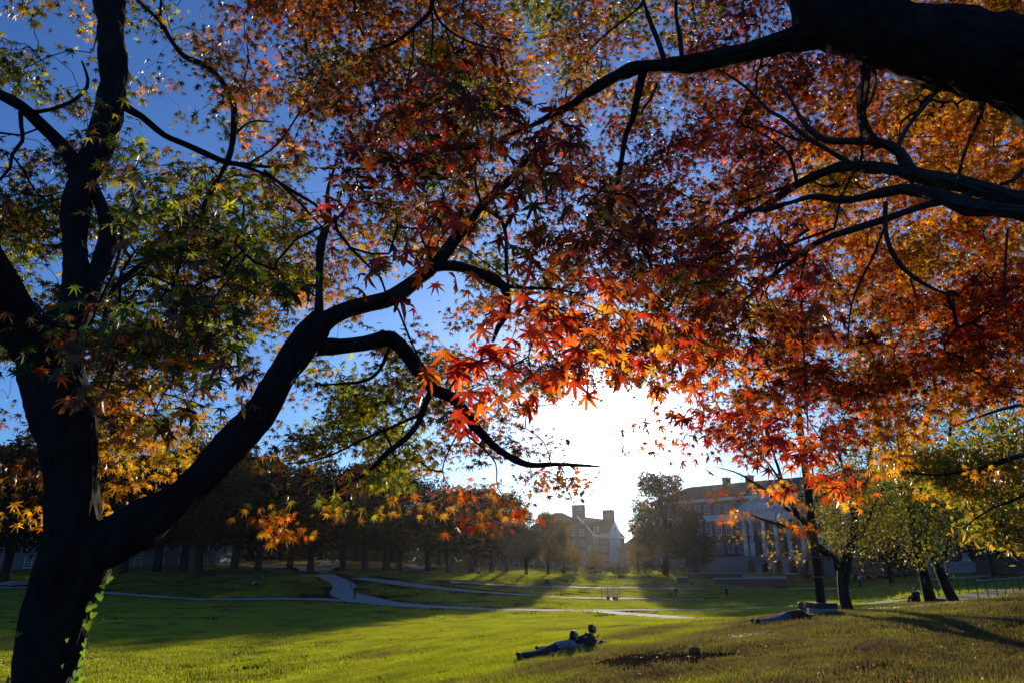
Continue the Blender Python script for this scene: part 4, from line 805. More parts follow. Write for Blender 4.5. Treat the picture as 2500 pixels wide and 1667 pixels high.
# willow oak beside the camera, its long narrow leaves hang into the picture
Yo = 9.0
bigtree(2900, 1500, 9.5, [[(3000,1560,9.5,120),(2980,1300,9.5,100),(2930,1100,9.4,80),(2850,900,9.2,60),(2700,780,9.0,40),(2560,700,8.8,24),(2450,680,8.6,10)],
  [(2930,1130,9.4,50),(2800,1080,9.2,36),(2650,1090,9.0,22),(2500,1110,8.8,13),(2400,1140,8.7,8),(2280,1160,8.6,5),(2200,1150,8.5,3)],
  [(2650,1090,9.0,14),(2520,1200,8.8,9),(2420,1240,8.6,5),(2350,1290,8.5,3)],[(2700,1000,9.0,20),(2560,980,8.9,12),(2440,1000,8.7,7),(2330,1040,8.6,4)]],
  'willow oak whose narrow green and rusty leaves hang beside the stairs', [(2480,1050,55),(2470,1120,60),(2480,1200,60),(2470,1270,40),(2420,1080,60),(2420,1160,60),(2420,1240,45),(2370,1110,50),(2370,1180,50),(2320,1130,45),(2330,1190,40),(2280,1130,40),(2230,1120,35),(2290,1160,30),(2400,1290,25),(2490,1310,20),(2200,1140,20)], 30, .085, ((.12, .19, .015), (.50, .27, .02)), .8, 13, .13)
# ---------------------------------------------------------------- buildings
def mat_brick(name, c1, c2, mortar, scale=1.0):
    m, t = mat_new(name); o = N(t, 'ShaderNodeOutputMaterial'); b = N(t, 'ShaderNodeBsdfPrincipled', i_Roughness=0.9)
    tc = N(t, 'ShaderNodeTexCoord'); mp = N(t, 'ShaderNodeMapping'); mp.inputs['Rotation'].default_value = (R(90), 0, 0); t.links.new(tc.outputs['Object'], mp.inputs[0])
    br = N(t, 'ShaderNodeTexBrick', i_Scale=scale); br.inputs['Color1'].default_value = (*c1, 1); br.inputs['Color2'].default_value = (*c2, 1); br.inputs['Mortar'].default_value = (*mortar, 1)
    br.inputs['Mortar Size'].default_value = .012; br.inputs['Brick Width'].default_value = .24; br.inputs['Row Height'].default_value = .085
    t.links.new(mp.outputs[0], br.inputs['Vector']); n = N(t, 'ShaderNodeTexNoise', i_Scale=.4, i_Detail=6.0); t.links.new(tc.outputs['Object'], n.inputs['Vector'])
    mx = N(t, 'ShaderNodeMix', data_type='RGBA', blend_type='MULTIPLY', i_0=.5); t.links.new(br.outputs[0], mx.inputs[6]); t.links.new(n.outputs[0], mx.inputs[7])
    t.links.new(mx.outputs[2], b.inputs['Base Color']); t.links.new(b.outputs[0], o.inputs[0]); return m
M['brick'] = mat_brick('red_brick', (.13, .045, .03), (.18, .065, .04), (.18, .16, .14))
M['white'] = mat_plain('white_paint', (.70, .68, .64), .6, .06, 2)
M['stone'] = mat_plain('pale_stone', (.32, .29, .26), .85, .15, 1.5, .3, 12)
M['slate'] = mat_plain('slate_roof', (.045, .040, .040), .9, .35, 3, .3, 30, spec=.1)
M['redroof'] = mat_plain('brown_roof', (.11, .055, .038), .9, .3, 3, .3, 30, spec=.1)
M['glass'] = mat_plain('window_glass', (.03, .035, .045), .08, spec=.6)
M['render'] = mat_plain('pale_render', (.20, .18, .16), .9, .12, 1)
M['dark'] = mat_plain('dark_opening', (.02, .02, .022), .8)
M['coping'] = mat_plain('coping_stone', (.5, .48, .44), .8, .1, 2)
class Bld:
    """a building in its own frame: x to the right along the front, -y outward, z from the base"""
    def __init__(s, loc, rz, label, cat='building', name='building'): s.r = empty(name, loc, rz, label, cat); s.cache = {}
    def box(s, name, mat, *b, parent=None):
        return MB().box(*b).build(name, M[mat], parent or s.r)
    def window(s, x, y, z, w, h, cols=3, rows=4, frame='white', arch=False, side=0):
        key = (w, h, cols, rows, frame, arch)
        if key not in s.cache:
            fr = MB(); t = .10; hw = w/2
            fr.box(-hw-t, -hw, -.10, .06, -t, h+t); fr.box(hw, hw+t, -.10, .06, -t, h+t); fr.box(-hw, hw, -.10, .06, h, h+t); fr.box(-hw-.16, hw+.16, -.16, .06, -t-.06, -.002)
            for i in range(1, cols): fr.box(-hw+w*i/cols-.025, -hw+w*i/cols+.025, -.05, .03, 0, h)
            for i in range(1, rows): fr.box(-hw, hw, -.045, .025, h*i/rows-.025-.02*(i == rows//2), h*i/rows+.025+.02*(i == rows//2))
            if arch: fr.prism([(-hw-t, h+t+.002)] + [(-(hw+t)*math.cos(math.pi*k/10), h+t+.002+(hw+t)*math.sin(math.pi*k/10)) for k in range(1, 10)] + [(hw+t, h+t+.002)], -.09, .05)
            pa = MB().box(-hw, hw, -.015, .0, 0, h); s.cache[key] = (fr.mesh('window', False, M[frame]), pa.mesh('pane', False, M['glass']))
        f, p = s.cache[key]; o = link('window', f, s.r); o.location = (x, y-.02, z); o.rotation_euler[2] = side; q = link('pane', p, o); return o
# ---- the long library with its columned porch
LX, LY = 69.0, 185.0; lz = P(1930, 1397, 185).z; LR = math.atan2(-.77, .63)
lib = Bld((LX, LY, lz), LR, 'long brick library with white columned porch and slate roof', 'library', 'library')
zz = lambda rel: rel + 3.3
lib.box('wall', 'brick', -42, 42, 0, 17, -1, zz(15.2)); lib.box('base_course', 'stone', -42.1, 42.1, -.25, -.002, -1, zz(.5))
lib.box('belt_course', 'white', -42.1, 42.1, -.45, -.002, zz(9.9), zz(11.5)); lib.box('cornice', 'white', -42.6, 42.6, -1.0, 17.6, zz(15.2)+.002, zz(16.0))
MB().add([(-43,-1.2,zz(16.0)+.01),(43,-1.2,zz(16.0)+.01),(43,18,zz(16.0)+.01),(-43,18,zz(16.0)+.01),(-35,8.4,zz(20.6)),(35,8.4,zz(20.6))],[(0,1,5,4),(1,2,5),(2,3,4,5),(3,0,4),(3,2,1,0)]).build('roof', M['slate'], lib.r)
for cxr in (-14.5, -22, 14): 
    MB().box(cxr-.8, cxr+.8, 7.5, 9.3, zz(19.5), zz(22.0)).box(cxr-.95, cxr+.95, 7.35, 9.45, zz(22.0)+.002, zz(22.3)).build('chimney', M['brick'], lib.r)
for sx in list(np.arange(-39.5, -10, 3.25)) + list(np.arange(11.5, 41, 3.25)):
    sx = float(sx); lib.window(sx, 0, zz(12.1), 1.5, 2.1, 3, 4); lib.window(sx, 0, zz(6.2), 1.6, 3.4, 3, 6); lib.window(sx, 0, zz(1.6), 1.5, 2.4, 3, 4)
for sx in np.arange(-7.2, 7.3, 3.6): lib.box('doorway', 'glass', float(sx)-1.0, float(sx)+1.0, -.12, -.002, zz(.75), zz(5.2)); lib.window(float(sx), 0, zz(6.2), 1.6, 2.9, 3, 5)
# arcade: five arched openings cut through a stone base
def arch_wall(x0, x1, y0, y1, z0, z1, openings, w, spring):
    mb = MB(); xs = x0
    for c in openings:
        mb.box(xs, c-w/2, y0, y1, z0, z1); n = 10; prof = [(c-w/2, spring)] + [(c-w/2*math.cos(math.pi*k/n), spring+w/2*math.sin(math.pi*k/n)) for k in range(1, n)] + [(c+w/2, spring)]
        mb.prism([(c-w/2, z1)] + [(c+w/2, z1)] + prof[::-1], y1, y0); xs = c+w/2
    mb.box(xs, x1, y0, y1, z0, z1); return mb
arch_wall(-9.6, 9.6, -5.5, -4.6, -1, zz(.4), [-7.4,-3.7,0,3.7,7.4], 2.1, 1.9).build('arcade', M['stone'], lib.r)
lib.box('porch_floor', 'stone', -9.8, 9.8, -5.8, -.25, zz(.4)+.002, zz(.75)); lib.box('arcade_side', 'stone', -9.6, -8.9, -4.598, -.26, -1, zz(.398)); lib.box('arcade_side', 'stone', 8.9, 9.6, -4.598, -.26, -1, zz(.398))
lib.box('arcade_back', 'dark', -8.89, 8.89, -.9, -.4, -1, zz(.39))
colm = MB(); hc = 8.6
for k in range(13):
    pass
prof = [(.62, 0), (.62, .18), (.55, .22), (.58, .34), (.50, .42), (.50, .6), (.49, 3.0), (.44, 6.5), (.40, 8.0), (.40, 8.1), (.46, 8.15), (.44, 8.25), (.58, 8.5), (.60, 8.6)]
for i in range(len(prof)-1): colm.cyl(0, 0, prof[i][1]+.0005*i, prof[i+1][1], prof[i][0], prof[i+1][0], 16)
colme = colm.mesh('column', True, M['white'])
for sx in (-8.7, -6.9, -3.45, 0, 3.45, 6.9, 8.7): o = link('column', colme, lib.r); o.location = (sx, -5.1, zz(.75)+.003)
lib.box('entablature', 'white', -9.5, 9.5, -5.8, -.46, zz(9.36), zz(11.7)); lib.box('entablature_cap', 'white', -9.9, 9.9, -6.2, -.462, zz(11.7)+.002, zz(12.1))
ped = MB().prism([(-9.9, zz(12.1)+.003), (9.9, zz(12.1)+.003), (0, zz(16.6))], -5.7, -5.2); MB().prism([(-9.8, zz(12.1)+.004), (9.8, zz(12.1)+.004), (0, zz(16.55))], -5.198, -1.02).build('porch_roof', M['slate'], lib.r); ped.build('pediment', M['white'], lib.r)
for s_ in (-1, 1): MB().prism([(s_*9.9, zz(12.11)), (s_*9.9, zz(12.5)), (0, zz(17.05)), (0, zz(16.62))][::s_], -6.2, -5.702).build('pediment_rake', M['white'], lib.r)
MB().prism([(1.1*math.cos(a), zz(13.9)+1.1*math.sin(a)) for a in np.linspace(0, 2*math.pi, 20, endpoint=False)], -5.8, -5.702).build('round_window', M['glass'], lib.r)
# ---- the tall building with two chimneys
cB = P(1447, 1303, 298); cbz = P(1447, 1387, 298).z
def az_rot(az): return math.pi/2 - R(az)      # local +x runs along the compass direction az
ch = Bld((cB.x, 298, cbz-1), az_rot(28), 'tall brick building with two big chimneys and a white columned porch')
eh = cB.z - cbz + 1; LNG, DP = 38.0, 13.0; rh = eh + 7.2
# the front runs along local x, the gable is at x = 0 and the body lies towards +y
ch.box('wall', 'brick', 0, LNG, 0, DP, 0, eh)
for gx_, nm in ((0, 0), (LNG-.5, 1)): MB().add([(gx_,0,eh+.002),(gx_,DP,eh+.002),(gx_,DP/2,rh),(gx_+.5,0,eh+.002),(gx_+.5,DP,eh+.002),(gx_+.5,DP/2,rh)],[(0,2,1),(3,4,5),(0,3,5,2),(1,2,5,4),(0,1,4,3)]).build('gable', M['brick'], ch.r)
MB().add([(.502,-.6,eh-.1),(LNG-.502,-.6,eh-.1),(LNG-.502,DP/2,rh+.2),(.502,DP/2,rh+.2),(LNG-.502,DP+.6,eh-.1),(.502,DP+.6,eh-.1)],[(0,1,2,3),(3,2,4,5)]).build('roof', M['redroof'], ch.r)
MB().add([(-.3,-.7,eh-.45),(-.02,-.7,eh-.45),(-.3,DP/2,rh-.1),(-.02,DP/2,rh-.1),(-.3,-.7,eh),(-.02,-.7,eh),(-.3,DP/2,rh+.4),(-.02,DP/2,rh+.4)],[(0,1,3,2),(4,6,7,5),(0,4,5,1),(2,3,7,6),(0,2,6,4),(1,5,7,3)]).build('verge', M['white'], ch.r)
ch.box('eaves_cornice', 'white', 0, LNG, -.75, -.002, eh-.8, eh-.12)
for gx_ in (-.25, LNG-3.3):
    MB().box(gx_, gx_+3.3, DP/2-2.3, DP/2+2.3, eh+3, rh+4.2).box(gx_-.15, gx_+3.45, DP/2-2.45, DP/2+2.45, rh+4.202, rh+4.6).build('chimney', M['brick'], ch.r)
for fl in range(4):
    for wx in (2.2, 5.0, 10.0, 13.0, 16.0, 23.0, 29.0): ch.window(wx, 0, eh-2.9-3.55*fl, 1.15, 1.9, 2, 4)
    for wy in (1.9, 8.6): ch.window(0, wy, eh-2.9-3.55*fl if fl else eh+1.2-.0, 1.15, 1.9, 2, 4, side=-math.pi/2) if fl else ch.window(0, 5.2-1.6, eh+.8, 1.0, 1.8, 2, 3, side=-math.pi/2)
for wx in (2.6, 6.2, 24.0):   # dormers
    MB().prism([(wx-.9, eh+.9), (wx+.9, eh+.9), (wx+.9, eh+3.0), (wx, eh+4.0), (wx-.9, eh+3.0)], .2, 4.0).build('dormer', M['slate'], ch.r); ch.window(wx, .2, eh+1.1, .9, 1.6, 2, 3, arch=True)
pw0, pw1, py_ = 7.0, 19.0, -4.5
ch.box('porch_floor', 'stone', pw0-.5, pw1+.5, py_-.8, -.02, 0, 1.2); ch.box('porch_entablature', 'white', pw0-.4, pw1+.4, py_-.5, -.76, eh-1.2, eh+.6)
MB().prism([(pw0-.7, eh+.602), (pw1+.7, eh+.602), ((pw0+pw1)/2, eh+5.4)], py_-.6, py_-.2).build('pediment', M['white'], ch.r)
MB().prism([(pw0-.8, eh+.604), (pw1+.8, eh+.604), ((pw0+pw1)/2, eh+5.5)], py_-.198, 3.5).build('porch_roof', M['redroof'], ch.r)
MB().prism([((pw0+pw1)/2+1.1*math.cos(a), eh+2.3+1.1*math.sin(a)) for a in np.linspace(0, 2*math.pi, 16, endpoint=False)], py_-.68, py_-.602).build('round_window', M['glass'], ch.r)
c2 = MB().cyl(0, 0, 0, .4, .75, .62, 14).cyl(0, 0, .401, eh-3.0, .58, .48, 14).cyl(0, 0, eh-2.999, eh-2.405, .5, .72, 14).mesh('column', True, M['white'])
for wx in np.linspace(pw0+.6, pw1-.6, 5): o = link('column', c2, ch.r); o.location = (float(wx), py_, 1.202)
for k in range(6): ch.box('step', 'stone', pw0-.5, pw1+.5, py_-.8-.5*(k+1)-.001, py_-.8-.5*k-.002, 0, 1.2-.18*(k+1))
# ---- hipped neighbours
def plain_house(px, py, Y, w, d_, h, rh_, az, label, wall, roof, nwin=4, floors=2):
    g = P(px, py, Y); b = Bld((g.x, Y, g.z-1), az_rot(az), label); h += 1
    b.box('wall', wall, 0, w, 0, d_, 0, h)
    MB().add([(-.6,-.6,h+.01),(w+.6,-.6,h+.01),(w+.6,d_+.6,h+.01),(-.6,d_+.6,h+.01),(d_/2,d_/2,h+rh_),(max(w-d_/2, d_/2+.1),d_/2,h+rh_)],[(0,1,5,4),(1,2,5),(2,3,4,5),(3,0,4),(3,2,1,0)]).build('roof', M[roof], b.r)
    for f in range(floors):
        for i in range(nwin): b.window(w*(i+.5)/nwin, 0, 1+1.2+3.6*f, 1.2, 2.0, 2, 4)
    return b
plain_house(1320, 1392, 262, 17, 14, 15.5, 4.8, 80, 'brick hall half hidden by golden trees left of the chimneys', 'brick', 'slate', 5, 4)
pb = plain_house(1535, 1394, 265, 20, 14, 7.5, 6.5, 84, 'low brick hall with a steep brown roof in the sunlit gap', 'brick', 'redroof', 5, 2)
MB().box(8, 10.5, 6, 8, 12, 18.5).build('chimney', M['brick'], pb.r)
plain_house(306, 1402, 150, 17, 12, 6.6, 3.0, 84, 'pale two storey building seen through the dark tree row', 'render', 'slate', 4, 2)
plain_house(-160, 1400, 150, 26, 12, 9.0, 3.0, 80, 'grey building behind the leaning maple trunk', 'render', 'slate', 7, 2)
plain_house(1170, 1394, 200, 16, 12, 9, 4, 95, 'dim hall with pale windows among the tree trunks', 'brick', 'slate', 4, 2)
# ---- wing with white columns at the right
g = P(2235, 1396, 120); rw = Bld((g.x, 120, g.z-.5), az_rot(118), 'brick wing with two white columns and a tall window', 'building')
rw.box('wall', 'brick', -16, 34, 0, 14, 0, 13); MB().add([(-17,-.8,13.01),(35,-.8,13.01),(35,15,13.01),(-17,15,13.01),(-9,7,18),(27,7,18)],[(0,1,5,4),(1,2,5),(2,3,4,5),(3,0,4),(3,2,1,0)]).build('roof', M['slate'], rw.r)
c3 = MB().cyl(0, 0, 0, .3, .62, .52, 14).cyl(0, 0, .301, 6.4, .46, .40, 14).cyl(0, 0, 6.401, 6.9, .42, .58, 14).mesh('column', True, M['white'])
for wx in (2.2, 7.2): o = link('column', c3, rw.r); o.location = (wx, -1.6, 2.2)
rw.box('porch_floor', 'stone', 1.2, 8.2, -2.4, -.01, 0, 2.19); rw.box('porch_entablature', 'white', 1.2, 8.2, -2.3, -.01, 9.11, 10.2)
rw.window(4.7, 0, 3.4, 1.9, 4.2, 3, 6)
for i, wx in enumerate((-13, -9, -5, 12, 16, 20, 24)): rw.window(wx, 0, 3.4, 1.4, 2.6, 3, 4); rw.window(wx, 0, 8.6, 1.4, 2.2, 3, 4)
for k in range(5): rw.box('step', 'stone', 1.6, 7.8, -2.4-.4*(k+1), -2.401-.4*k, 0, 2.0-.38*(k+1))
# ---------------------------------------------------------------- terraces before the library
def wall_between(a, b, z0, z1, th, label, mat='brick', cap=True):
    d_ = Vector((b.x-a.x, b.y-a.y, 0)); Lw = d_.length; r = empty('terrace_wall', (a.x, a.y, 0), math.atan2(d_.y, d_.x), label, 'wall', 'brick walls of the terraces'); MB().box(0, Lw, 0, th, z0, z1).build('brickwork', M[mat], r)
    if cap: MB().box(-.1, Lw+.1, -.1, th+.1, z1+.002, z1+.16).build('coping', M['coping'], r)
def tw_(x0, x1, ytop, ybot, Y, label):
    a, b = P(x0, ybot, Y), P(x1, ybot, Y); wall_between(a, b, min(a.z, b.z)-1.5, P(x0, ytop, Y).z, .5, label)
tw_(1747, 1922, 1412, 1434, 138, 'longest low brick wall with pale coping, nearest the lawn'); tw_(1680, 1812, 1399, 1412, 152, 'upper brick wall left of the pale library ramp')
tw_(1922, 2060, 1400, 1413, 150, 'upper brick wall behind the lamp post'); tw_(1655, 1682, 1409, 1430, 140, 'short brick wall end at the left of the terraces')
def slab(name, x0, x1, y0, y1, Ya_, Yb_, mat, label=None, cat=None):
    a, b, c, d_ = P(x0, y1, Ya_), P(x1, y1, Ya_), P(x1, y0, Yb_), P(x0, y0, Yb_)
    o = MB().add([a, b, c, d_, a-Vector((0,0,.4)), b-Vector((0,0,.4)), c-Vector((0,0,.4)), d_-Vector((0,0,.4))], [(0,1,2,3),(7,6,5,4),(0,4,5,1),(1,5,6,2),(2,6,7,3),(3,7,4,0)]).build(name, M[mat]); o['kind'] = 'structure'
slab('pavement', 1812, 1922, 1401, 1412, 150, 168, 'concrete'); slab('pavement', 1683, 1747, 1418, 1428, 139.5, 150, 'concrete'); slab('pavement', 1923, 2002, 1421, 1434, 137, 150, 'concrete')
# stairs with railings up the bank at the right
M['dkstone'] = mat_plain('dark_step_stone', (.045, .04, .036), .9, .2, 4)
st = empty('stairs', (0, 0, 0), 0, 'outdoor steps with two long handrails up the bank', 'stairs')
M['metal'] = mat_plain('dark_metal', (.06, .06, .06), .45, metal=.6); M['rail'] = mat_plain('pale_rail', (.14, .11, .10), .5, metal=.3)
s0, s1 = P(2325, 1458, 40), P(2460, 1416, 52); s0.z = gz(s0.x, s0.y)+.1
nst = 26; dv = (s1-s0)/nst; side = Vector((dv.y, -dv.x, 0)).normalized()*1.2
SZ = lambda q: gz(q.x, q.y) + .12
for k in range(nst):
    c = s0 + dv*k; c.z = SZ(c); a_, b_ = c-side, c+side; f_ = Vector((dv.x, dv.y, 0))
    vs = [a_, b_, b_+f_*1.02, a_+f_*1.02]; MB().add([v-Vector((0,0,.5)) for v in vs]+vs, [(3,2,1,0),(4,5,6,7),(0,1,5,4),(1,2,6,5),(2,3,7,6),(3,0,4,7)]).build('step', M['dkstone'], st)
for s_ in (-1, 1):
    MB().tube([(s0+dv*k+side*s_).xy.to_3d()+Vector((0,0,SZ(s0+dv*k)+.95)) for k in range(0, nst+1, 2)], [.035]*len(range(0, nst+1, 2)), 6).build('handrail', M['rail'], st)
    for k in range(0, nst+1, 4): q = s0+dv*k+side*s_; q.z = SZ(s0+dv*k); MB().tube([q-Vector((0,0,.3)), q+Vector((0,0,.95))], [.025]*2, 6).build('railing_post', M['metal'], st)
# ---------------------------------------------------------------- wood that closes the view far behind
bl = []
for i in range(420):
    a = random.uniform(-52, 52); rr_ = random.uniform(340, 420); x, y = rr_*math.sin(R(a)), rr_*math.cos(R(a)); top = 17 if abs(a) > 12 else 8
    if -1 < a < 11: top = 6
    bl.append((x, y, gz(x, y)+random.uniform(.2, 1)*top*.8, random.uniform(4, 7)))
for i in range(150):
    a = random.uniform(-44, -9); rr_ = random.uniform(215, 245); x, y = rr_*math.sin(R(a)), rr_*math.cos(R(a)); bl.append((x, y, gz(x, y)+random.uniform(0, 9), random.uniform(3.5, 6)))
for i in range(170):
    a = random.uniform(26, 46); rr_ = random.uniform(150, 190); x, y = rr_*math.sin(R(a)), rr_*math.cos(R(a))+10; bl.append((x, y, gz(x, y)+random.uniform(0, 15), random.uniform(3.5, 6)))
for i in range(420):
    a = random.uniform(-46, 2) if i < 300 else random.uniform(25.5, 48); rr_ = random.uniform(195, 240) if i < 300 else random.uniform(140, 175); x, y = rr_*math.sin(R(a)), rr_*math.cos(R(a)); bl.append((x, y, gz(x, y)+random.uniform(0, 5.5), random.uniform(2.5, 4.5)))
o = leafy('woodland', crown_leaves(bl, 150000, 1.15, ((.04, .05, .015), (.10, .085, .02)), 1.0), [CARD], M['leaf_far']); tag(o, 'far wooded background behind the campus buildings', 'woodland', kind='stuff')
# ---------------------------------------------------------------- lamp post
M['lampmetal'] = mat_plain('lamp_metal', (.045, .05, .05), .5, .2, 8, metal=.3)
g = P(2008, 1497, 20.6); gzl = gz(g.x, g.y); lp = empty('lamp_post', (g.x, g.y, gzl-.05), R(4), 'tall dark lamp post on a pale concrete footing with a grey box', 'lamp post')
MB().cyl(0, 0, -.3, .22, .36, .36, 28).build('concrete_footing', M['concrete'], lp, True)
MB().box(-.30, .30, -.30, .30, .222, .36).build('base_plate', M['lampmetal'], lp); 
MB().cyl(0, 0, .362, 8.6, .125, .065, 16).build('pole', M['lampmetal'], lp, True)
MB().box(.14, .42, -.14, .14, 1.06, 1.48).build('electric_box', mat_plain('grey_box', (.16, .15, .14), .6, .1, 4), lp)
for z in (1.0, 1.52): MB().cyl(0, 0, z, z+.035, .17, .17, 16).box(.13, .44, -.03, .03, z, z+.034).build('box_bracket', M['rail'], lp)
for s_ in (-1, 1):
    a = MB().tube([(0, 0, 8.45), (s_*.5, 0, 8.55)], [.035]*2, 6).build('lamp_arm', M['lampmetal'], lp); MB().box(min(s_*.45, s_*.85), max(s_*.45, s_*.85), -.16, .16, 8.42, 8.56).build('lamp_head', M['lampmetal'], lp)
# ---------------------------------------------------------------- barrier frame with cones
M['orange'] = mat_plain('cone_orange', (.62, .07, .03), .5); M['net'] = mat_plain('net_white', (.6, .58, .5), .8)
g0, g1 = P(1469, 1458, 101), P(1512, 1459, 101)
for g_ in (g0, g1): g_.z = gz(g_.x, g_.y)
fr = empty('net_frame', tuple(g0), math.atan2(g1.y-g0.y, g1.x-g0.x), 'open frame of four thin posts with sagging pale netting', 'frame'); Lf = (g1-g0).length
for k in range(4): MB().cyl(Lf*k/3, 0, -.1, 1.5, .03, n=6).build('post', M['metal'], fr)
MB().tube([(0, 0, 1.5), (Lf, 0, 1.5)], [.02]*2, 5).build('top_bar', M['metal'], fr)
mb = MB()
for k in range(3):
    x0_, x1_ = Lf*k/3+.04, Lf*(k+1)/3-.04
    for i in range(9): xx = x0_+(x1_-x0_)*i/8; mb.tube([(xx, .02, 0), (xx+.02, .1, .7), (xx, .02, 1.45)], [.009]*3, 3, cap=False)
    for i in range(10): z_ = .05+i*.15; mb.tube([(x0_, .02, z_), ((x0_+x1_)/2, .1, z_-.04), (x1_, .02, z_)], [.009]*3, 3, cap=False)
mb.build('netting', M['net'], fr)['kind'] = 'stuff'
cn = None
for i, (px, lab) in enumerate(((1482.5,'orange cone beside the second post of the net frame'),(1486.5,'widest orange cone, just right of the second post'),(1497.5,'orange cone at the third post of the net frame'),(1502,'dark red cone right of the third post'),(1507.5,'slim orange cone nearest the last post'))):
    q = P(px, 1459, 100.3); q.z = gz(q.x, q.y); c = empty('traffic_cone', tuple(q), i*.5, lab, 'cone', 'orange cones under the net frame')
    if cn is None: cn = (MB().box(-.2, .2, -.2, .2, 0, .04).mesh('base', False, M['metal']), MB().cyl(0, 0, .042, .72, .15, .03, 14).mesh('cone', True, M['orange']), MB().cyl(0, 0, .40, .50, .103, .083, 14).mesh('band', True, M['white']))
    for nm, me_ in zip(('base', 'cone', 'band'), cn): link(nm, me_, c)
# ---------------------------------------------------------------- people
SKIN = mat_plain('skin', (.42, .25, .18), .6); HAIRD = mat_plain('dark_hair', (.035, .02, .014), .45, .4, 60, .4, 200, stretch=(1, 1, .2)); HAIRB = mat_plain('auburn_hair', (.20, .075, .03), .45, .4, 60, .4, 200)
DENIM = mat_plain('denim', (.035, .05, .10), .9, .3, 30, .3, 80); DENIM2 = mat_plain('pale_denim', (.11, .14, .20), .9, .25, 30, .3, 80); BLACKC = mat_plain('dark_cloth', (.02, .02, .024), .9, .3, 20, .3, 60)
GREYC = mat_plain('grey_knit', (.24, .25, .28), .95, .15, 40, .4, 120); WINE = mat_plain('wine_fleece', (.13, .035, .03), .95, .3, 30, .5, 90); SHOE = mat_plain('shoe', (.05, .03, .025), .6); SOLE = mat_plain('sole', (.6, .58, .52), .7)
_tmpc = bpy.context.scene.collection
def skin_mesh(name, verts, edges, radii, mat, sub=1, root=0):
    me = bpy.data.meshes.new(name); me.from_pydata(verts, edges, []); o = bpy.data.objects.new(name, me); _tmpc.objects.link(o)
    o.modifiers.new('skin', 'SKIN'); o.modifiers['skin'].use_smooth_shade = True; sv = me.skin_vertices[0].data
    for i, r_ in enumerate(radii): sv[i].radius = (r_, r_) if not isinstance(r_, tuple) else r_; sv[i].use_root = (i == root)
    if sub: s = o.modifiers.new('sub', 'SUBSURF'); s.levels = sub; s.render_levels = sub
    bpy.context.view_layer.update(); dg = bpy.context.evaluated_depsgraph_get(); m2 = bpy.data.meshes.new_from_object(o.evaluated_get(dg)); m2.name = name
    bpy.data.objects.remove(o); m2.materials.clear(); m2.materials.append(mat); return m2
def chain_mesh(name, J, chains, rad, mat, sub=1, grow=0.0):
    ids, verts, radii, edges = {}, [], [], []
    for ch_ in chains:
        pv = None
        for j in ch_:
            if j not in ids: ids[j] = len(verts); verts.append(J[j]); r_ = rad[j]; radii.append(tuple(q+grow for q in r_) if isinstance(r_, tuple) else r_+grow)
            if pv is not None: edges.append((ids[pv], ids[j]))
            pv = j
    return skin_mesh(name, verts, edges, radii, mat, sub)
RAD = dict(pelvis=(.155,.12), waist=(.125,.10), chest=(.155,.115), upper=(.14,.10), neck=.055, skull=.05,
  ls=.068, rs=.068, le=.046, re=.046, lw=.032, rw=.032, lh=.036, rh=.036, lhip=.088, rhip=.088, lk=.062, rk=.062, la=.042, ra=.042, lt=.036, rt=.036, lhe=.04, rhe=.04)
CH_BODY = [['pelvis','waist','chest','upper','neck','skull'],['upper','ls','le','lw','lh'],['upper','rs','re','rw','rh'],['pelvis','lhip','lk','la','lt'],['pelvis','rhip','rk','ra','rt']]
def fingers(J, RADL, sides, fw):
    """five unequal fingers on each hand, curled towards fw"""
    chs = []
    for s in sides:
        h = Vector(J[s+'h']); w_ = Vector(J[s+'w']); d = (h-w_).normalized(); sd = d.cross(Vector((0, 0, 1))).normalized(); sg = 1 if s == 'r' else -1
        for k, ln in enumerate((.070, .078, .072, .058)):
            b = h + sd*(.026-.017*k)*sg + d*.02; n1, n2, n3 = f'{s}f{k}a', f'{s}f{k}b', f'{s}f{k}c'
            J[n1] = tuple(b); J[n2] = tuple(b+d*ln*.5+Vector((0, 0, -.004))); J[n3] = tuple(b+d*ln*.85+Vector((0, 0, -.025))); RADL.update({n1: .0095, n2: .0085, n3: .007}); chs.append([s+'h', n1, n2, n3])
        b = w_ + d*.03 + sd*.03*sg; J[s+'ta'] = tuple(b); J[s+'tb'] = tuple(b+d*.045+sd*.02*sg); RADL.update({s+'ta': .012, s+'tb': .009}); chs.append([s+'h', s+'ta', s+'tb'])
    return chs
def ellipsoid(c, ax, r, shape=None, n=14, m=11):
    vs = []
    for i in range(m):
        th = math.pi*i/(m-1)
        for k in range(n):
            ph = 2*math.pi*k/n; q = Vector((math.sin(th)*math.cos(ph), math.sin(th)*math.sin(ph), math.cos(th)))
            if shape: q = shape(q)
            vs.append(c + ax[0]*q.x*r[0] + ax[1]*q.y*r[1] + ax[2]*q.z*r[2])
    return vs, [(i*n+k, (i+1)*n+k, (i+1)*n+(k+1) % n, i*n+(k+1) % n) for i in range(m-1) for k in range(n)]
def face_shape(q):      # narrower jaw, flat brow, chin forward
    w = 1 - .28*max(0, -q.z)**1.3; return Vector((q.x*(1 - .12*max(0, -q.z)) + (.10 if q.z < -.5 and q.x > 0 else 0), q.y*w, q.z))
def hair_shape(q):      # leaves the face free
    k = max(0, q.x)*(1 if q.z < .35 else max(0, 1-(q.z-.35)*3)); return Vector((q.x*(1-.75*k), q.y*(1+.05*abs(q.z)), q.z if q.z > -.75 else -.75))
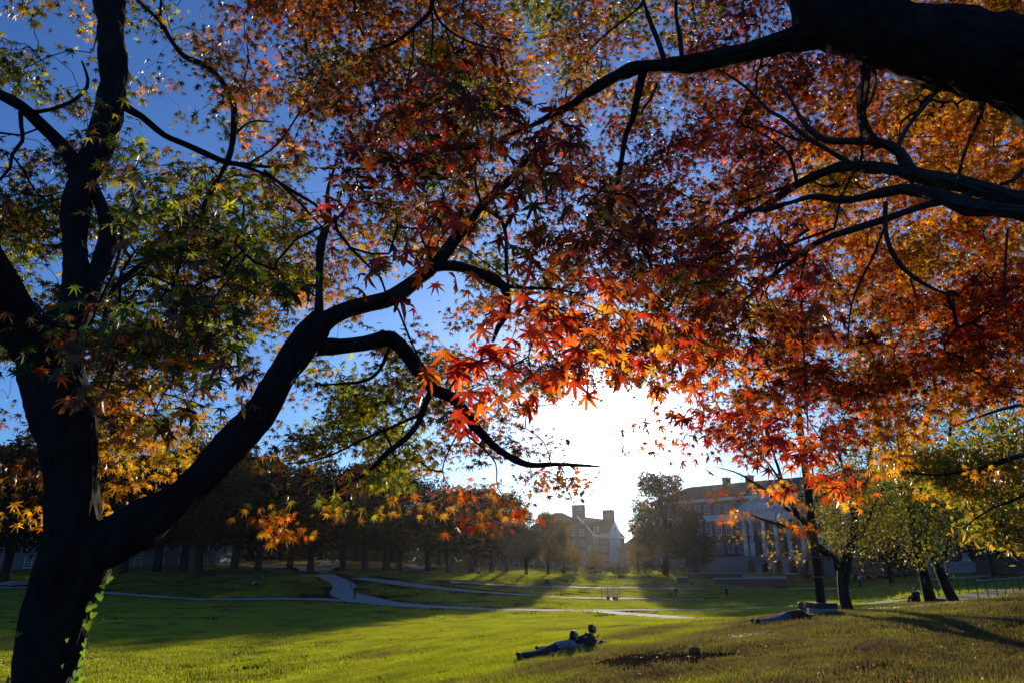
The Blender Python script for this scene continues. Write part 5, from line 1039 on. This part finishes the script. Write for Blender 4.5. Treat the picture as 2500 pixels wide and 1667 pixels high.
def person(root_loc, rot, label, J, top, trousers, hair, hair_long=False, shoe=SHOE, near=False, top_name='jacket', hood=False, group=None, scale=1.0, hair_pts=None):
    r = empty('person', (0, 0, 0), 0, label, 'person', group); r.matrix_world = Matrix.Translation(root_loc) @ rot @ Matrix.Scale(scale, 4)
    J = dict(J); rad = dict(RAD); chs = list(CH_BODY)
    if near: chs += fingers(J, rad, ('l', 'r'), None)
    sub = 2 if near else 1
    ck, cn_, hd = Vector(J['crown']), Vector(J['chin']), Vector(J['skull']); up = (ck-cn_).normalized(); fwd = Vector(J.get('face', (1, 0, 0))); fwd = (fwd - up*fwd.dot(up)).normalized(); side = up.cross(fwd); hd = cn_.lerp(ck, .52) - fwd*.02
    J['skull'] = tuple(hd - up*.03 - fwd*.02); AX = (fwd, side, up); bm_ = chain_mesh('body', J, chs, rad, SKIN, sub)
    hv, hf = ellipsoid(hd, AX, (.098, .077, .122), face_shape, 18, 15); mbb = MB(); mbb.add([v.co[:] for v in bm_.vertices], [tuple(q.vertices) for q in bm_.polygons]); mbb.add(hv, hf); mbb.build('body', SKIN, r, True); bpy.data.meshes.remove(bm_)
    J['collar'] = tuple(Vector(J['upper']).lerp(Vector(J['neck']), .75)); rad['collar'] = .05
    link(top_name, chain_mesh(top_name, J, [['pelvis','waist','chest','upper','collar'],['upper','ls','le','lw'],['upper','rs','re','rw']], rad, top, sub, .026), r)
    J2 = dict(J)
    link('jeans', chain_mesh('jeans', J2, [['waist','pelvis'],['pelvis','lhip','lk','la'],['pelvis','rhip','rk','ra']], {**rad, 'waist': (.11, .09)}, trousers, sub, .020), r)
    for s in 'lr':
        a, t_ = Vector(J[s+'a']), Vector(J[s+'t']); hl = Vector(J.get(s+'heel', tuple(a + (a-t_)*.25)))
        link('shoe', skin_mesh('shoe', [tuple(hl), tuple(a.lerp(t_, .3)), tuple(t_ + (t_-a)*.15)], [(0, 1), (1, 2)], [.050, .052, .042], shoe, 2), r)
    hb = MB(); hb.add(*ellipsoid(hd - fwd*.014 + up*.012, AX, (.101, .084, .124), hair_shape, 18, 15))
    if hair_long: hb.tube([hd+up*.05-fwd*.04, hd-up*.04-fwd*.065, Vector(J['neck'])-fwd*.05, Vector(J['upper'])-fwd*.06+side*.03, Vector(J['chest']).lerp(Vector(J['upper']), .35)+side*.05+Vector((0, 0, .10))], [.07, .088, .085, .08, .035], 12, .06)
    hb.build('hair', hair, r, True)
    if near:
        q = hd + fwd*.090 - up*.02; MB().tube([q+up*.03, q+fwd*.014-up*.005, q-up*.018], [.008, .015, .010], 6).build('nose', SKIN, r, True)
        for s in (-1, 1):
            e = hd + fwd*.082 + side*.032*s + up*.012; MB().add(*ellipsoid(e, AX, (.012, .015, .009), None, 8, 6)).build('eye', BLACKC, r, True)
            q = hd + side*.078*s - fwd*.005; MB().add(*ellipsoid(q, AX, (.016, .012, .030), None, 8, 6)).build('ear', SKIN, r, True)
        q = hd + fwd*.086 - up*.062; MB().tube([q-side*.024, q+fwd*.005, q+side*.024], [.004, .008, .004], 6).build('mouth', WINE, r, True)
    if hood: link('hood', skin_mesh('hood', [tuple(Vector(J['neck'])-fwd*.08+Vector((0,0,.02))), tuple(Vector(J['upper'])-fwd*.08+Vector((0,0,.05)))], [(0, 1)], [.10, .11], top, 2), r)
    return r
def prone(head=.50, feet_up=False):
    uz = head - .17
    J = dict(pelvis=(0, 0, .15), waist=(.17, 0, .15), chest=(.34, 0, .15+(uz-.15)*.4), upper=(.47, 0, uz), neck=(.55, 0, head-.085), chin=(.63, 0, head-.05), skull=(.61, 0, head+.04), crown=(.60, 0, head+.09),
      ls=(.47, .17, uz-.01), rs=(.47, -.17, uz-.01), le=(.56, .23, .055), re=(.56, -.23, .055), lw=(.80, .12, .06), rw=(.80, -.12, .06), lh=(.87, .09, .06), rh=(.87, -.09, .06),
      lhip=(-.06, .10, .12), rhip=(-.06, -.10, .12), lk=(-.46, .13, .075), rk=(-.46, -.13, .075), la=(-.86, .15, .11), ra=(-.86, -.15, .11), lt=(-.92, .17, .035), rt=(-.92, -.17, .035), face=(1, 0, -.4))
    J['lheel'] = (-.93, .15, .19); J['rheel'] = (-.93, -.15, .19)
    return J
def on_slope(px, py, Y, heading):
    """ground point and a frame lying on the slope, local x towards the compass heading"""
    g = P(px, py, Y); g.z = gz(g.x, g.y); n = gnormal(g.x, g.y, .8); x = Vector((math.sin(R(heading)), math.cos(R(heading)), 0)); x = (x - n*x.dot(n)).normalized(); y = n.cross(x)
    return g, Matrix(((x.x, y.x, n.x, 0), (x.y, y.y, n.y, 0), (x.z, y.z, n.z, 0), (0, 0, 0, 1)))
g, rt = on_slope(1353, 1600, 18.6, 84)
J = prone(.31); person(g, rt, 'person with long dark hair and grey jumper lying prone on the sunlit lawn', J, GREYC, DENIM, HAIRD, True, near=True, top_name='jumper', scale=.95)
g2, rt2 = on_slope(1398, 1592, 19.3, 88)
J = prone(.38)
person(g2, rt2, 'person in a dark hooded jacket propped on elbows behind a backpack', J, BLACKC, DENIM, HAIRD, near=True, hood=True, scale=.97)
g3, rt3 = on_slope(1918, 1510, 19.6, 80)
J = prone(.32)
person(g3, rt3, 'auburn haired person in a wine fleece lying prone beside the lamp post', J, WINE, DENIM2, HAIRB, near=True, top_name='fleece', scale=.93)
# bag, book and papers of the pair
gb, rb = on_slope(1437, 1589, 18.7, 85)
def placed(name, mb, mat, g, rt, label, cat, off=(0, 0, 0), smooth=False, group=None):
    o = mb.build(name, mat, None, smooth); o.matrix_world = Matrix.Translation(g) @ rt @ Matrix.Translation(off); tag(o, label, cat, group); return o
bp_ = empty('backpack', (0, 0, 0), 0, 'black backpack lying on the grass before the hooded person', 'backpack'); bp_.matrix_world = Matrix.Translation(gb) @ rb
link('bag', skin_mesh('bag', [(-.22, 0, .12), (0, 0, .15), (.24, .0, .12)], [(0, 1), (1, 2)], [(.13, .12), (.17, .15), (.13, .12)], BLACKC, 2), bp_)
link('pocket', skin_mesh('pocket', [(-.1, -.15, .10), (.14, -.15, .11)], [(0, 1)], [.07, .08], BLACKC, 2), bp_)
for s_ in (-1, 1): MB().tube([(-.2, .07*s_, .22), (0, .1*s_, .33), (.2, .07*s_, .23)], [.015]*3, 6).build('strap', BLACKC, bp_, True)
MB().tube([(.24, -.04, .22), (.30, 0, .27), (.24, .04, .22)], [.012]*3, 6).build('handle', BLACKC, bp_, True)
gp_, rp_ = on_slope(1455, 1588, 18.7, 85); PAPER = mat_plain('paper', (.75, .76, .80), .7)
placed('paper', MB().add([(-.1, -.08, .02), (.12, -.1, .16), (.16, .1, .19), (-.08, .1, .03), (-.1, -.08, .017), (.12, -.1, .157), (.16, .1, .187), (-.08, .1, .027)], [(0,1,2,3),(7,6,5,4),(0,4,5,1),(1,5,6,2),(2,6,7,3),(3,7,4,0)]), PAPER, gp_, rp_, 'bluish white paper sticking out behind the backpack', 'paper')
gt_, rt_ = on_slope(1413, 1596, 18.1, 85)
placed('tablet', MB().add([(-.08, -.09, .03), (-.08, .09, .03), (.05, .09, .17), (.05, -.09, .17), (-.07, -.09, .024), (-.07, .09, .024), (.06, .09, .162), (.06, -.09, .162)], [(0,3,2,1),(4,5,6,7),(0,1,5,4),(1,2,6,5),(2,3,7,6),(3,0,4,7)]), BLACKC, gt_, rt_, 'dark tablet with a pale rim propped before the person in the grey jumper', 'tablet')
gq, rq = on_slope(1982, 1503, 19.6, 80)
placed('phone', MB().box(-.08, .08, -.04, .04, .01, .03), mat_plain('phone_case', (.2, .2, .22), .3), gq, rq, 'small dark phone on the grass near the concrete footing', 'phone')
bl_ = skin_mesh('water_bottle', [(0, 0, .035), (.16, 0, .035), (.2, 0, .035)], [(0, 1), (1, 2)], [.035, .035, .015], mat_plain('bottle_blue', (.05, .08, .2), .2), 2); o = link('water_bottle', bl_); gq2, rq2 = on_slope(1974, 1506, 19.3, 80); o.matrix_world = Matrix.Translation(gq2) @ rq2; tag(o, 'small blue bottle lying by the hands of the auburn haired person', 'bottle')
# figures far off
def stand(st_=0.0, arm=.1, bend=0.0):
    return dict(pelvis=(0, 0, .93), waist=(.0, 0, 1.08), chest=(.02+bend*.1, 0, 1.28), upper=(.02+bend*.2, 0, 1.43), neck=(.03+bend*.25, 0, 1.52), chin=(.07+bend*.3, 0, 1.57), skull=(.04+bend*.3, 0, 1.66), crown=(.03+bend*.3, 0, 1.70),
      ls=(.02+bend*.2, .19, 1.40), rs=(.02+bend*.2, -.19, 1.40), le=(-arm, .24, 1.12), re=(arm, -.24, 1.12), lw=(-arm+.12, .24, .90), rw=(arm+.15, -.22, .92), lh=(-arm+.15, .24, .82), rh=(arm+.2, -.22, .85),
      lhip=(0, .10, .88), rhip=(0, -.10, .88), lk=(st_*.5+.03, .10, .49), rk=(-st_*.35+.03, -.10, .49), la=(st_*.9, .10, .09), ra=(-st_*.95, -.10, .11+abs(st_)*.08), lt=(st_*.9+.15, .11, .035), rt=(-st_*.95+.14, -.11, .04), face=(1, 0, 0))
SIT = dict(pelvis=(0, 0, .11), waist=(-.03, 0, .26), chest=(-.04, 0, .45), upper=(0, 0, .60), neck=(.04, 0, .69), chin=(.10, 0, .73), skull=(.07, 0, .82), crown=(.06, 0, .86), ls=(0, .18, .57), rs=(0, -.18, .57), le=(.2, .22, .38), re=(.2, -.22, .38),
      lw=(.38, .10, .42), rw=(.38, -.10, .42), lh=(.44, .06, .42), rh=(.44, -.06, .42), lhip=(.08, .10, .11), rhip=(.08, -.10, .11), lk=(.42, .14, .42), rk=(.42, -.14, .42), la=(.66, .12, .08), ra=(.66, -.12, .08), lt=(.80, .12, .04), rt=(.80, -.12, .04), face=(1, 0, 0))
def upright(px, py, Y, heading, J, label, top, tr, hair, long=False, group='people walking across the lawn'):
    g, rt_ = on_slope(px, py, Y, heading) if J is SIT else (P(px, py, Y), Matrix.Rotation(math.pi/2-R(heading), 4, 'Z')); g.z = gz(g.x, g.y) - (.03 if J is SIT else 0); person(g, rt_, label, J, top, tr, hair, long, group=group)
upright(1651, 1462, 103, 60, stand(.42, .25, .4), 'person striding across the edge of the tree shadow', BLACKC, BLACKC, HAIRD)
upright(1775, 1460, 106, 200, stand(.10, .1), 'person in a pale top standing in the shade before the terrace', GREYC, BLACKC, HAIRD)
upright(866, 1462, 97, 190, stand(.15, .08), 'person in dark clothes walking on the curved path', BLACKC, DENIM, HAIRD)
upright(857, 1440, 106, 10, stand(.12, .08), 'person in pale trousers and blue top on the curved path', DENIM, GREYC, HAIRD)
upright(1168, 1420, 126, 120, stand(.4, .2, .3), 'person in a white top jogging in the shade', mat_plain('white_top', (.6, .6, .6), .9), BLACKC, HAIRD)
upright(1204, 1400, 138, 90, stand(.1), 'dim figure standing beneath the dark tree row', BLACKC, BLACKC, HAIRD)
upright(812, 1385, 152, 100, stand(.3, .2), 'person walking where the far paths fork', BLACKC, DENIM, HAIRD)
upright(675, 1384, 155, 260, stand(.3, .2), 'person walking on the wide far path at the left', BLACKC, GREYC, HAIRD)
upright(1688, 1430, 135, 180, SIT, 'person sitting on the grass below the short terrace wall', BLACKC, BLACKC, HAIRD, group='people sitting on the grass')
upright(1333, 1418, 128, 110, SIT, 'person in dark clothes sitting in the small sunlit patch', BLACKC, BLACKC, HAIRD, group='people sitting on the grass')
upright(1339, 1420, 127, 250, SIT, 'person sitting knees up facing a friend in the sunlit patch', mat_plain('plum', (.10, .03, .05), .9), DENIM, HAIRD, group='people sitting on the grass')
upright(618, 1432, 108, 90, SIT, 'person in a white top sitting alone on the shaded lawn', mat_plain('white_top2', (.55, .55, .55), .9), BLACKC, HAIRD, group='people sitting on the grass')
upright(2243, 1470, 44.0, 250, SIT, 'dark figure sitting against the slim leaning trunk', BLACKC, BLACKC, HAIRD, group='people sitting on the grass')
upright(2318, 1434, 60, 100, stand(.2), 'dim person walking near the foot of the outdoor steps', BLACKC, GREYC, HAIRD)
upright(2100, 1424, 96, 80, stand(.3), 'dim person walking right of the forked tree', GREYC, BLACKC, HAIRD)
upright(1869, 1398, 163, 90, stand(.2), 'person standing at the stone arcade of the library', BLACKC, BLACKC, HAIRD)
upright(1884, 1399, 163, 270, stand(.1), 'person by the first arch of the library arcade', BLACKC, BLACKC, HAIRD)
# ---------------------------------------------------------------- stone, fallen leaves, flowers in the grass
sx_ = P(1697, 1612, 13.8); sx_.z = gz(sx_.x, sx_.y)
mb = MB(); n_, m_ = 14, 9; vs_ = []
for i in range(m_):
    for k in range(n_):
        th, ph_ = math.pi*i/(m_-1), 2*math.pi*k/n_; q = Vector((math.sin(th)*math.cos(ph_), math.sin(th)*math.sin(ph_), math.cos(th))); rr_ = 1+.18*mnoise.noise(q*1.6+Vector((3, 1, 2)))+.06*mnoise.noise(q*5); vs_.append((q.x*.105*rr_, q.y*.09*rr_, q.z*.085*rr_+.045))
mb.add(vs_, [(i*n_+k, (i+1)*n_+k, (i+1)*n_+(k+1) % n_, i*n_+(k+1) % n_) for i in range(m_-1) for k in range(n_)]); o = mb.build('stone', mat_plain('rough_stone', (.20, .15, .12), .95, .4, 25, .8, 60), None, True); o.location = sx_; tag(o, 'rounded brown stone lying on the bare earth patch', 'stone')
nl = 15000; az = rng.uniform(-.62, .66, nl); rr2 = 7 + 20*rng.uniform(0, 1, nl)**.8; x, y = rr2*np.sin(az), rr2*np.cos(az); w_ok = rng.uniform(0, 1, nl) < np.clip((x/y-.0)*2.2+.25, .10, 1); x, y = x[w_ok], y[w_ok]; n = len(x)
tcol = np.array([PAL[rng.choice(list('BBBDAOBDY'))] for _ in range(n)])*rng.uniform(.5, 1.5, (n, 1)); dd_ = rng.normal(0, 1, (n, 3)); dd_[:, 2] *= .45
o = scatter('fallen_leaves', LEAF_LO + OAK, np.stack([x, y, gz(x, y)+rng.uniform(.02, .05, n)], -1), frames(dd_, rng.normal(0, .5, (n, 3))+[0, 0, 1]), rng.uniform(.025, .045, n), tcol, M['leaf']); tag(o, 'brown and orange fallen leaves scattered over the bank', 'fallen leaves', kind='stuff')
for px, py, lab in ((2235,1487,'pale flowering clump at the crest left of the leaning trunks'),(2150,1497,'pale flowering clump near the foot of the forked tree'),(2290,1484,'pale flowering clump at the crest under the leaning trunks'),(1826,1550,'small pale clump on the bare bank below the prone person'),(2320,1480,'small pale clump nearest the stairs')):
    g = P(px, py, 20.0 if py < 1520 else 15.5); n = 240; pos = rng.normal(0, 1, (n, 3))*[.30, .22, .0]; pos[:, 0] += g.x; pos[:, 1] += g.y; pos[:, 2] = gz(pos[:, 0], pos[:, 1]) + rng.uniform(.02, .09, n)
    pos -= np.array([g.x, g.y, 0]); dd_ = rng.normal(0, 1, (n, 3))+[0, 0, .5]; o = scatter('flowering_plant', [CARD], pos, frames(dd_, rng.normal(0, 1, (n, 3))), rng.uniform(.02, .035, n), np.tile([.5, .5, .35], (n, 1))*rng.uniform(.5, 1, (n, 1)), M['leaf']); o.location = (g.x, g.y, 0); tag(o, lab, 'plant', 'pale clumps in the grass', 'stuff')
# ---------------------------------------------------------------- ivy on the leaning trunk
def ivy_mesh(var):
    r_ = random.Random(var); per = []
    for a, l in ((-150, .42), (-115, .72), (-85, .66), (-60, .52), (-40, .66), (-22, .78), (0, 1.08), (22, .78), (40, .66), (60, .52), (85, .66), (115, .72), (150, .42)):
        l *= r_.uniform(.9, 1.1); a = R(a); per.append((l*math.cos(a), l*math.sin(a), -.14*l*l + r_.uniform(-.04, .04)))
    v = [(0, 0, .03)] + [(.5*x, .5*y, .03) for x, y, z in per] + per; n = len(per)
    f = [(0, 1+i, 2+i) for i in range(n-1)] + [(1+i, 1+n+i, 2+n+i) for i in range(n-1)] + [(1+i, 2+n+i, 2+i) for i in range(n-1)]
    me = np_mesh('leaf', np.array(v), np.array(f), 3, True); set_tint(me, np.array([.13, .22, .010])*r_.uniform(.45, 1.3)); me.materials.append(M['ivy']); return me
iv = [ivy_mesh(i) for i in range(5)]
ib = P(175, 1560, 2.85); ivr = empty('ivy', tuple(ib), 0, 'ivy with bright green leaves climbing the edge of the leaning trunk', 'ivy')
IV = [(268,1408,30),(251,1428,15),(243,1450,26),(224,1475,28),(228,1497,20),(213,1522,26),(207,1513,12),(205,1570,16),(202,1590,20),(198,1612,30),(187,1640,34),(176,1660,30),(80,1473,18),(68,1495,12),(46,1545,20),(163,1560,12),(152,1623,12),(60,1520,16),(195,1655,26),(208,1560,12),(22,1655,18)]
stem = [(255,1392),(240,1440),(222,1480),(212,1530),(200,1580),(190,1630),(175,1680)]
MB().tube([P(a+random.uniform(-2, 2), b, 2.93)-ib for a, b in stem], [.004]*len(stem), 5).build('vine', M['bark'], ivr, True)
MB().tube([P(a, b, 2.93)-ib for a, b in ((88,1465),(72,1500),(60,1540),(45,1600),(30,1680))], [.004]*5, 5).build('vine', M['bark'], ivr, True)
for i, (a, b, s) in enumerate(IV):
    p = P(a, b, 2.90 if a > 120 or a < 60 else 2.95); o = link('leaf', iv[i % 5], ivr); sc_ = s/2*1.25*dcam(p)/F
    sgn = 1 if a > 120 else -1
    o.rotation_euler = (R(random.uniform(60, 115)), R(random.uniform(-25, 25)), R(random.uniform(-30, 30)) ); o.location = p-ib; o.rotation_euler = Matrix.Rotation(R(random.uniform(-35, 35)), 3, 'Z').to_4x4().to_3x3().__matmul__(Matrix.Rotation(R(80), 3, 'X')).__matmul__(Matrix.Rotation(R(random.choice([-100, -70, -60, -120]) if sgn > 0 else random.choice([-80, -110])), 3, 'Z')).to_euler(); o.scale = (sc_,)*3
# ---------------------------------------------------------------- evening haze
m, t = mat_new('haze_air'); o = N(t, 'ShaderNodeOutputMaterial'); v = N(t, 'ShaderNodeVolumePrincipled', i_Density=HAZE, i_Anisotropy=0.78)
v.inputs['Color'].default_value = (.95, .93, .90, 1); t.links.new(v.outputs[0], o.inputs['Volume'])
hz = MB().box(-1010, 1010, -1010, 1010, 0.4, 42).build('haze', m); tag(hz, kind='stuff')
